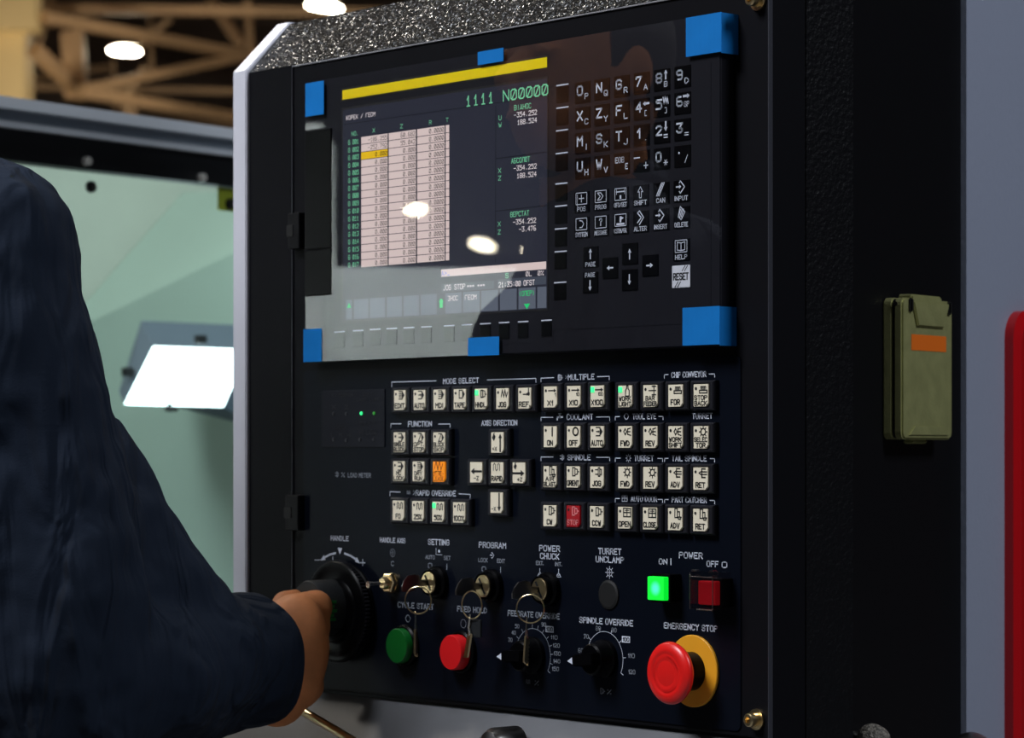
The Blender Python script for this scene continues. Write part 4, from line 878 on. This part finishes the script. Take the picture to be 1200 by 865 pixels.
for t, x, y, w_, h_ in (('КОРЕК / ГЕОМ', 423, 136, 34, 5.2), ('-354.252', 616, 133.3, 27, 6), ('188.524', 618, 142, 23, 6), ('-354.252', 615.7, 196, 27, 6), ('188.524', 617.5, 205, 23, 6),
     ('-354.252', 615, 259.3, 27, 6), ('-3.476', 618.5, 268, 20, 6), ('0L', 620, 321, 7, 5.6), ('0%', 634, 320, 7, 5.6), ('JOG STOP', 532.5, 336.5, 26, 6.4), ('*** ***', 558, 334.8, 21, 4.5),
     ('21:35:00', 597.5, 333, 26, 6.4), ('OFST', 620.5, 331.3, 13, 6.4), ('ЗНОС', 531, 349.5, 12, 6), ('ГЕОМ', 552, 348.3, 13.5, 6)):
    (wt if t not in ('ЗНОС',) else wt).ptext(t, x, y, w_, h_, True)
YT = YS-.0004
for i in range(len(wt.v)): wt.v[i] = (wt.v[i][0], YT, wt.v[i][2])
obj('white_text', wt, 'scrwhite', sc)['kind'] = 'stuff'
ln = sg(YS-.0001)
ln.pline([(581, 124.5), (580.5, 307)], .0005); ln.pline([(581, 186), (641, 178)], .0005); ln.pline([(581, 247.5), (641, 240.7)], .0005); ln.pline([(403, 146), (560, 123.7)], .0004); ln.pline([(560, 123.7), (641, 112.2)], .0004)
obj('dividing_lines', ln, 'scrdark', sc)
inp = sg(); inp.prect(517, 640, 517, 316, 324.6); obj('input_line', inp, 'cell', sc)
ib = sg(YS-.0002); ib.ptext('A>_', 522, 320.2, 9.5, 5.5, True); obj('prompt', ib, 'scrblue', sc)
bar = sg(YS-.00005); bar.prect(517, 579, 517, 333, 342.5); bar.prect(583, 640, 583, 327.5, 337); obj('status_bar', bar, 'scrbar', sc)
sk = sg()
for a, b in ((405.5, 412.4), (414.6, 431.8), (433.3, 451.3), (453.2, 471), (472.8, 491), (493, 511.8), (521.8, 540.8), (542.6, 562), (564, 583.7), (585.8, 605.5), (607.6, 627.6), (629.6, 640.3)): sk.prect(a, b, 414.5, 351, 374)
obj('soft_key_boxes', sk, 'scrgrey', sc)['kind'] = 'stuff'
sgk = sg(YS-.0002); sgk.ptext('(ОПЕР)', 617.3, 343.7, 18, 6, True); u, v = sgk.pl(617.5, 359); sgk.poly([(u-.004, v+.0022), (u+.004, v+.0022), (u, v-.0025)])
u, v = sgk.pl(409, 358.3); sgk.poly([(u-.003, v-.002), (u+.003, v-.002), (u, v+.0028)]); u, v = sgk.pl(517, 355.5); sgk.disc(u, v+.0015, .0028, 8); sgk.rect(u-.0022, u+.0022, v-.004, v)
obj('soft_key_marks', sgk, 'scrgreen2', sc)
# soft keys with a white tick above each
def softkey(px, pyline, wp, hp, gap=2.0):
    y = Y1-.0007; u, v = P(px, pyline, y); w_, h_ = dims(px, pyline, wp, hp, y); gp_ = dims(px, pyline, 1, gap, y)[1]
    k = obj('soft_key', box(u-w_/2, u+w_/2, y, y+.0010, CZ+v-gp_-h_, CZ+v-gp_, .0003), 'keybl', du_)
    obj('tick_mark', box(u-w_*.5, u+w_*.52, y+.0002, y+.0007, CZ+v-.00055, CZ+v+.00055), 'ink', k)
for x, y in ((397.2, 389), (419.2, 387.4), (439, 386), (458.6, 385), (478.6, 384), (499.2, 383), (525.8, 381.7), (546.6, 380.6), (568.4, 379.3), (590.4, 378), (612.6, 377), (640, 375.4)): softkey(x, y, 12, 17)
for x, y in ((658.8, 99.4), (658.6, 126), (658.2, 152.6), (657.8, 179.4), (657.4, 215), (657, 241.3), (656.8, 268), (656.5, 294.7), (656, 331)): softkey(x, y, 13.8, 18.5)
# keypad keys
YK = Y1-.0009; kproto = None
KW, KH = dims(740, 150, 18.2, 25, YK)
def key(px, py, draw, m='keybl', kw=1, kh=1):
    global kproto
    u, v = P(px, py, YK)
    if kw != 1:
        k = obj('key', box(u-KW/2*kw, u+KW/2*kw, YK, Y1, CZ+v-KH/2*kh, CZ+v+KH/2*kh, .0008), m, du_, 'white reset key')
    elif kproto is None:
        k = obj('key', box(-KW/2, KW/2, YK, Y1, -KH/2, KH/2, .0004), m, du_, origin=(0, 0, 0)); k.location = Vector((u, 0, CZ+v))-WL[du_.name]; WL[k.name] = Vector((u, 0, CZ+v)); kproto = k
    else: k = dup(kproto, 'key', du_, (u, 0, CZ+v))
    g = G(YK-.0002); draw(g, u, v); obj('legend', g, 'ink' if m == 'keybl' else 'inkblk', k)
def two(a, b, sub=None):
    def f(g, u, v):
        g.text(a, u-.0030, v+.0015, .0078 if a not in '1' else .004, .0088)
        if sub == 'up': g.arrow((u+.0052, v+.0005), (u+.0052, v+.0078), .0016, .0044, .0032); g.text(b, u+.0052, v-.0040, .0045, .0048)
        elif sub == 'lf': g.arrow((u+.0092, v+.0040), (u+.0022, v+.0040), .0018, .0040, .0030); g.line([(u+.0066, v-.0018), (u+.0046, v-.0018), (u+.0046, v-.0062), (u+.0066, v-.0062)], .0006)
        elif sub == 'rt': g.arrow((u+.0020, v+.0054), (u+.0092, v+.0054), .0020, .0042, .0030); g.text(b, u+.0055, v-.0012, .0064, .0048)
        elif sub == 'wv': g.line([(u+.002, v+.007), (u+.0032, v+.0015), (u+.0045, v+.0075), (u+.0058, v+.0015), (u+.007, v+.007), (u+.0082, v+.0015)], .0009); g.line([(u+.0042, v-.0018), (u+.0062, v-.0018), (u+.0062, v-.0062), (u+.0042, v-.0062)], .0006)
        elif sub == 'dn': g.arrow((u+.0052, v+.0078), (u+.0052, v+.0005), .0018, .0044, .0032); g.line([(u+.0032, v-.0024), (u+.0072, v-.0024)], .001); g.line([(u+.0032, v-.0046), (u+.0072, v-.0046)], .001)
        elif sub == 'eq': g.line([(u+.0032, v-.0030), (u+.0074, v-.0030)], .0008); g.line([(u+.0032, v-.0048), (u+.0074, v-.0048)], .0008)
        else: g.text(b, u+.0055, v-.0038, .0050 if b not in ('I', ',') else .0012, .0052 if b != ',' else .002)
    return f
def d_eob(g, u, v): g.text('EOB', u-.002, v+.0030, .0115, .0052); g.text('E', u+.0065, v-.0028, .0036, .0052)
def d_mp(g, u, v): g.line([(u-.0085, v+.0030), (u-.0020, v+.0030)], .0010); g.line([(u+.0035, v-.0040), (u+.0082, v-.0040)], .0008); g.line([(u+.0058, v-.0064), (u+.0058, v-.0016)], .0008)
def d_zero(g, u, v):
    g.text('0', u-.0035, v+.0015, .0072, .0086)
    for t in range(3): a = t*PI/3; g.line([(u+.0052-.0024*math.cos(a), v-.0036-.0024*math.sin(a)), (u+.0052+.0024*math.cos(a), v-.0036+.0024*math.sin(a))], .0006)
def d_dot(g, u, v): g.disc(u-.0035, v+.0028, .0010, 8); g.line([(u+.0035, v-.0055), (u+.0066, v+.0005)], .0006)
rows = [[two('O', 'P'), two('N', 'Q'), two('G', 'R'), two('7', 'A'), two('8', 'B', 'up'), two('9', 'D')],
        [two('X', 'C'), two('Z', 'Y'), two('F', 'L'), two('4', '', 'lf'), two('5', '', 'wv'), two('6', 'SP', 'rt')],
        [two('M', 'I'), two('S', 'K'), two('T', 'J'), two('1', ','), two('2', '', 'dn'), two('3', '', 'eq')],
        [two('U', 'H'), two('W', 'V'), d_eob, d_mp, d_zero, d_dot]]
cols = [682.4, 705.0, 728.2, 751.5, 775.3, 799.4]
def rowy(y0, y1, x): return y0+(y1-y0)*(x-682.4)/117
for r in range(4):
    yl, yr_ = 108+29.7*r, 89.6+31.1*r
    for c_ in range(6): key(cols[c_], rowy(yl, yr_, cols[c_]), rows[r][c_])
def lab(t, ic):
    def f(g, u, v):
        g.text(t, u, v-.0060, min(.0158, .0036*len(t)), .0040)
        if ic[0] == 'f':
            g.line([(u-.0070, v-.0020), (u-.0070, v+.0078), (u+.0070, v+.0078), (u+.0070, v-.0020)], .0006, True); ic2 = ic[1:]
            if ic2 == '+': g.line([(u-.003, v+.003), (u+.003, v+.003)], .0008); g.line([(u, v), (u, v+.006)], .0008); g.line([(u-.0052, v-.0035), (u-.0052, v+.0062)], .0004)
            elif ic2 == 'p': g.line([(u-.004, v+.006), (u, v+.006), (u+.003, v+.003), (u, v), (u-.004, v)], .0008); g.line([(u-.003, v+.005), (u-.0005, v+.003), (u-.003, v+.001)], .0007)
            elif ic2 == 'o': g.line([(u-.005, v+.005), (u+.005, v+.005)], .0010); g.rect(u-.001, u+.001, v-.001, v+.002); g.line([(u-.005, v+.0068), (u-.005, v+.0030)], .0005); g.line([(u+.005, v+.0068), (u+.005, v+.0030)], .0005)
            elif ic2 == 's': g.line([(u-.002, v+.0060), (u+.001, v+.0055), (u+.003, v+.003), (u+.001, v+.0002), (u-.002, v)], .0008)
            elif ic2 == 'q': g.text('?', u, v+.003, .0040, .0066)
            elif ic2 == 'c': g.rect(u-.005, u+.005, v-.0012, v+.0004); g.rect(u-.001, u+.001, v+.001, v+.006); g.poly([(u+.001, v+.006), (u+.004, v+.0045), (u+.001, v+.003)])
            elif ic2 == 'h': g.line([(u-.0045, v+.0062), (u, v+.0055), (u+.0045, v+.0062), (u+.0045, v-.0002), (u, v-.0008), (u-.0045, v-.0002)], .0007, True); g.line([(u, v+.0055), (u, v-.0008)], .0008)
        elif ic == 'shift': g.line([(u-.0012, v-.0020), (u-.0012, v+.0030), (u-.003, v+.0030), (u, v+.0072), (u+.003, v+.0030), (u+.0012, v+.0030), (u+.0012, v-.0020)], .0007, True)
        else: icon(g, ic, u, v+.0032, .0115, .0008)
    return f
for r, (yl, yr_, L) in enumerate(((236.6, 223.6, [('POS', 'f+'), ('PROG', 'fp'), ('OFS/SET', 'fo'), ('SHIFT', 'shift'), ('CAN', 'slashes'), ('INPUT', 'insert')]),
                        (266.6, 254.6, [('SYSTEM', 'fs'), ('MESSAGE', 'fq'), ('CSTM/GR', 'fc'), ('ALTER', 'alter'), ('INSERT', 'insert'), ('DELETE', 'delete')]))):
    for c_, (t, ic) in enumerate(L): x = cols[c_]-.9; key(x, rowy(yl, yr_, x), lab(t, ic))
def ar(dx, dz, t=None, tv=0):
    def f(g, u, v):
        o = .0 if t is None else (-.0 - tv*.45)
        g.arrow((u-dx*.0038, v+o-dz*.0042), (u+dx*.0038, v+o+dz*.0042), .0013, .0042, .0034)
        if t: g.text(t, u, v+tv, .0128, .0040)
    return f
key(692, 301, ar(0, 1, 'PAGE', -.0064)); key(691.6, 331, ar(0, -1, 'PAGE', .0064)); key(714.7, 314, ar(-1, 0)); key(738, 297.3, ar(0, 1)); key(737.7, 328, ar(0, -1)); key(761.7, 311, ar(1, 0)); key(798.3, 292.6, lab('HELP', 'fh'))
def d_reset(g, u, v):
    g.text('RESET', u, v, .0185, .0062)
    for k in (0, 1): g.line([(u-.007+k*.003, v-.0085), (u-.0035+k*.003, v-.0045)], .0007); g.line([(u+.0015+k*.003, v+.0045), (u+.005+k*.003, v+.0085)], .0007)
M['keywh'] = mat('key_white', (.72, .74, .80), .4)
key(798, 324, d_reset, 'keywh', 1.12, 1.03)
# protective film with a notch for the card doors
YFm = YD-.0032
e0, e1 = P(358, 250, YFm)[0], P(845.5, 200, YFm)[0]; n1 = P(388.5, 250, YFm)[0]
zt_, zb_ = CZ+(P(358, 98, YFm)[1]+P(845, 13.5, YFm)[1])/2, CZ+(P(356, 424, YFm)[1]+P(843, 405.5, YFm)[1])/2
zn0, zn1 = CZ+P(358, 153, YFm)[1], CZ+P(358, 348, YFm)[1]
film = prism([(e0, zb_), (e1, zb_), (e1, zt_), (e0, zt_), (e0, zn0), (n1, zn0), (n1, zn1), (e0, zn1)], YFm, YFm+.00015, lambda a, b, h: Vector((a, h, b)))
film.normal_update()
bmesh.ops.delete(film, geom=[f for f in film.faces if abs(f.normal.y) < .5 or f.calc_center_median().y > YFm+.0001], context='FACES')
ff = tag(obj('protective_film', film, 'film', None), 'clear glossy protective film taped over the display unit', 'film')
# blue tapes
def tape(x0, x1, xr, y0, y1, label, wrap=0):
    y = YFm-.0002; a = P(x0, y0, y)[0]; b = P(x1, y0, y)[0]; t = CZ+P(xr, y0, y)[1]; bt = CZ+P(xr, y1, y)[1]
    bm = box(a, b, y-.0002, y, bt, t)
    if wrap:
        box(b-.0002, b+.0002, y, wrap, bt-.001, t-.0004, bm=bm)
    return tag(obj('masking_tape', bm, 'tape', None), label, 'tape', 'blue tape strips holding the film')
tape(358, 379.5, 358, 98, 137, 'blue tape at the top left corner of the film')
tape(560, 590, 560, 61, 76.5, 'short blue tape at the middle of the top edge of the film')
tape(804, 845.5, 845, 14, 60.5, 'blue tape wrapped round the top right corner of the film', wrap=.001)
tape(355.7, 377, 356, 386, 424.5, 'blue tape at the bottom left corner of the film')
tape(548.5, 585, 548.5, 396, 417.5, 'blue tape at the middle of the bottom edge of the film')
tape(800, 843.5, 843, 358.5, 403.5, 'blue tape wrapped round the bottom right corner of the film', wrap=.001)
# ================================================================== PERSON
def capsule(bm, pts, n=20):
    "lofted limb through (point, radius) with rounded ends"
    P_ = [Vector(p) for p, r in pts]; R_ = [r for p, r in pts]
    d0 = (P_[0]-P_[1]).normalized(); d1_ = (P_[-1]-P_[-2]).normalized(); ps = []; rs = []
    for t in (1, .92, .7, .38): ps.append(P_[0]+d0*R_[0]*t); rs.append(R_[0]*math.sqrt(max(0.0004, 1-t*t)))
    ps += P_; rs += R_
    for t in (.38, .7, .92, 1): ps.append(P_[-1]+d1_*R_[-1]*t); rs.append(R_[-1]*math.sqrt(max(0.0004, 1-t*t)))
    return tube(ps, rs, n, bm=bm)
def blob(bm, c, r, n=24):
    b = bmesh.new(); bmesh.ops.create_uvsphere(b, u_segments=n, v_segments=n//2, radius=1)
    for v in b.verts: v.co = Vector((v.co.x*r[0], v.co.y*r[1], v.co.z*r[2]))+Vector(c)
    return join(bm, b)
def remesh(name, bm, voxel, m, parent, smooth=6, disp=None, label=None):
    me = bpy.data.meshes.new('raw'); bmesh.ops.recalc_face_normals(bm, faces=bm.faces); bm.to_mesh(me); bm.free(); o = bpy.data.objects.new('raw', me); COL.objects.link(o)
    r = o.modifiers.new('r', 'REMESH'); r.mode = 'VOXEL'; r.voxel_size = voxel
    s = o.modifiers.new('s', 'SMOOTH'); s.iterations = smooth; s.factor = .5
    if disp:
        t = bpy.data.textures.new('folds', 'CLOUDS'); t.noise_scale = disp[0]; d = o.modifiers.new('d', 'DISPLACE'); d.texture = t; d.strength = disp[1]; d.texture_coords = 'GLOBAL'; d.mid_level = .5
    dg = bpy.context.evaluated_depsgraph_get(); dg.update(); m2 = bpy.data.meshes.new_from_object(o.evaluated_get(dg))
    bpy.data.objects.remove(o)
    b2 = bmesh.new(); b2.from_mesh(m2); bpy.data.meshes.remove(m2)
    return obj(name, b2, m, parent, label, smooth=True, split=80)
V = Vector
SH = W(-26, 300, 2.38); EL = W(70, 800, 2.40); WR = W(316, 772, 2.60); KN = W(366, 757, 2.63)
TC = V((-.44, -.55, 0)); SL = V((-.62, -.66, 1.355))
person = thing('person', (-.43, -.52, 0), 'person in dark navy work jacket turning the handwheel, seen from behind the right arm', 'person')
hd = V((-.38, -.46, 1.615))
hubc = V((HU-.004, -.045, CZ+HV+.004))
bd = bmesh.new()
blob(bd, W(325, 822, 2.60), (.024, .028, .024)); blob(bd, W(348, 800, 2.61), (.022, .026, .026))
# skin body: head, neck, torso, arms, legs
blob(bd, hd, (.076, .095, .115)); blob(bd, hd+V((0, .035, -.05)), (.055, .06, .065)); capsule(bd, [(hd+V((-.01, -.02, -.08)), .058), (V((-.43, -.52, 1.44)), .065)])
capsule(bd, [(hd+V((0, .085, .01)), .010), (hd+V((0, .112, -.022)), .015)], 12)
for s_ in (-1, 1):
    blob(bd, hd+V((s_*.077, -.005, -.01)), (.010, .022, .032), 14); blob(bd, hd+V((s_*.032, .084, .008)), (.014, .012, .009), 12)
blob(bd, hd+V((0, .092, -.058)), (.026, .010, .009), 12)
capsule(bd, [(V((-.44, -.54, 1.27)), .095), (V((-.45, -.56, 1.15)), .13), (V((-.45, -.57, .98)), .135)])
for s_ in (-1, 1):
    hp_ = V((-.45+s_*.09, -.57-s_*-.02, .93)); capsule(bd, [(hp_, .085), (hp_+V((0, .02, -.42)), .058), (hp_+V((0, -.01, -.82)), .042)]); 
capsule(bd, [(SH-V((.05, 0, 0)), .055), (EL, .044), (WR, .030)])
LE = SL+V((-.06, .02, -.30)); LWr = LE+V((.02, .10, -.23))
capsule(bd, [(SL, .055), (LE, .042), (LWr, .028)])
# right hand: back towards the camera, fingers closed round the hub
fw = (KN-WR).normalized(); 
upv = V((0, 0, 1)); side = fw.cross(upv).normalized(); hv_ = side.cross(fw).normalized()   # hv_ ~ up across the hand
def hand(bm, wr, kn, up, nrm_, curl, sc=1.0):
    "wr wrist, kn knuckle centre, up = towards the index side, nrm_ = back of the hand outward"
    f = (kn-wr).normalized(); L = (kn-wr).length
    for k in range(5):
        t = -1+.5*k; capsule(bm, [(wr+up*t*.018*sc, .024*sc), (wr+f*L*.55+up*t*.030*sc, .0215*sc), (kn+up*t*.034*sc-nrm_*.002, .0150*sc)], 14)
    for k, (ln_, rd) in enumerate(((.068, .0094), (.076, .0098), (.070, .0092), (.055, .0082))):
        b0 = kn+up*(.030-.0200*k)*sc+nrm_*.004; a = curl[0]; pts = [(b0-f*.012, rd*1.15), (b0+nrm_*.002, rd*1.25)]
        p = b0; ang = 0
        for seg, ct in ((.45, curl[0]), (.30, curl[1]), (.25, curl[2])):
            ang += ct; p = p+(f*math.cos(ang)-nrm_*math.sin(ang))*ln_*seg*sc; pts.append((p, rd*(1-.1*ct)))
        capsule(bm, pts, 12)
    tb = wr+f*L*.25+up*.026*sc-nrm_*.012
    capsule(bm, [(tb, .0150*sc), (tb+(f*.5+up*.55-nrm_*.5).normalized()*.036*sc, .0120*sc), (tb+(f*.5+up*.55-nrm_*.5).normalized()*.036*sc+(f*.9+up*.0-nrm_*.5).normalized()*.032*sc, .0095*sc)], 14)
camdir = (V((CX, CY, CZ))-KN).normalized()
nb = (camdir-fw*camdir.dot(fw)).normalized(); ub_ = nb.cross(fw).normalized()
if ub_.z < 0: ub_ = -ub_
ub_ = (ub_+fw*.5).normalized()
hand(bd, WR, KN, ub_, nb, (.9, 1.1, .7), 1.12)
blob(bd, WR+fw*.012-ub_*.032, (.026, .030, .030)); blob(bd, KN-fw*.020+ub_*.004+nb*.004, (.030, .030, .050))
hand(bd, LWr, LWr+V((.02, .05, -.07)), V((.5, .6, .4)).normalized(), V((-.8, .3, -.2)).normalized(), (.3, .4, .3), .95)
body_ = remesh('body', bd, .0034, 'skin', person, 5)
# clothing
jk = bmesh.new()
capsule(jk, [(V((-.43, -.52, 1.42)), .085), (V((-.44, -.54, 1.34)), .145), (V((-.45, -.56, 1.15)), .160), (V((-.45, -.57, .95)), .165), (V((-.45, -.57, .86)), .165)], 28)
capsule(jk, [(V((-.39, -.48, 1.28)), .100), (V((-.37, -.50, 1.15)), .118), (V((-.38, -.53, .92)), .135)], 26)
capsule(jk, [(V((-.52, -.60, 1.30)), .100), (V((-.53, -.61, 1.15)), .120), (V((-.52, -.61, .92)), .135)], 26)
capsule(jk, [(V((-.43, -.53, 1.45)), .078), (V((-.34, -.46, 1.42)), .070), (SH-V((.03, .01, 0)), .075)], 24)
capsule(jk, [(V((-.45, -.55, 1.45)), .078), (V((-.54, -.61, 1.385)), .060), (SL, .062)], 24)
capsule(jk, [(V((-.44, -.52, 1.40)), .075), (SH-V((.07, .02, -.01)), .082), (SH, .084)], 24)

capsule(jk, [(SH, .080), (SH+(EL-SH)*.35, .088), (SH+(EL-SH)*.7, .092), (EL, .086)], 26)
capsule(jk, [(EL, .084), (EL+(WR-EL)*.3+V((0, 0, .006)), .086), (EL+(WR-EL)*.62+V((0, 0, .004)), .072), (WR-(WR-EL)*.15, .0585)], 26)
capsule(jk, [(W(75, 560, 2.46), .070), (W(140, 690, 2.47), .072), (W(205, 752, 2.51), .068)], 24)
capsule(jk, [(SL, .070), (LE, .062), (LWr-V((0, .02, -.03)), .048)], 22)
jkt = remesh('jacket', jk, .006, 'cloth', person, 4, (.075, .020), 'dark navy work jacket with a loose sleeve')
# sleeve cuff: an open band round the wrist, with a hem
ax_ = (WR-EL).normalized(); cu_ = bmesh.new(); s1_ = ax_.orthogonal().normalized(); s2_ = ax_.cross(s1_); base = WR-(WR-EL)*.19
prof = [(-.035, .050), (-.02, .0600), (.00, .0625), (.018, .0625), (.030, .0615), (.033, .0600), (.030, .0580), (.01, .057), (-.03, .045)]
rg = [[cu_.verts.new(base+ax_*a+(s1_*math.cos(t*2*PI/48)+s2_*math.sin(t*2*PI/48))*(r+.0012*math.sin(t*2*PI*5/48))) for t in range(48)] for a, r in prof]
for A, B in zip(rg, rg[1:]):
    for k in range(48): cu_.faces.new((A[k], A[(k+1) % 48], B[(k+1) % 48], B[k]))
obj('sleeve_cuff', cu_, 'cloth', person, smooth=True)
cl_ = bmesh.new(); tube([V((-.425, -.505, 1.505))+V((.070*math.cos(t*2*PI/24), .075*math.sin(t*2*PI/24), .008*math.sin(t*2*PI/24))) for t in range(24)], .016, 10, True, bm=cl_)
obj('collar', cl_, 'cloth', person, smooth=True)
tr = bmesh.new()
for s_ in (-1, 1):
    hp_ = V((-.45+s_*.09, -.57-s_*-.02, .93)); capsule(tr, [(hp_+V((0, 0, .02)), .105), (hp_+V((0, .02, -.42)), .080), (hp_+V((0, -.01, -.84)), .066)], 22)
remesh('trousers', tr, .009, 'cloth', person, 4, (.12, .016))
for s_ in (-1, 1):
    f_ = V((-.45+s_*.09, -.58, 0)); b = bmesh.new(); capsule(b, [(f_+V((0, -.04, .05)), .045), (f_+V((0, .10, .04)), .038), (f_+V((0, .16, .035)), .034)]); capsule(b, [(f_+V((0, 0, .06)), .048), (f_+V((0, 0, .14)), .052)])
    for v in b.verts: v.co.z = max(v.co.z, .002)
    obj('boot', b, 'boot', person, smooth=True)
hr = bmesh.new(); blob(hr, hd+V((0, -.012, .022)), (.083, .096, .108), 28)
bmesh.ops.delete(hr, geom=[v for v in hr.verts if (v.co-hd).y > .045 and (v.co-hd).z < .07 or (v.co-hd).z < -.05], context='VERTS')
obj('hair', hr, 'hair', person, smooth=True)
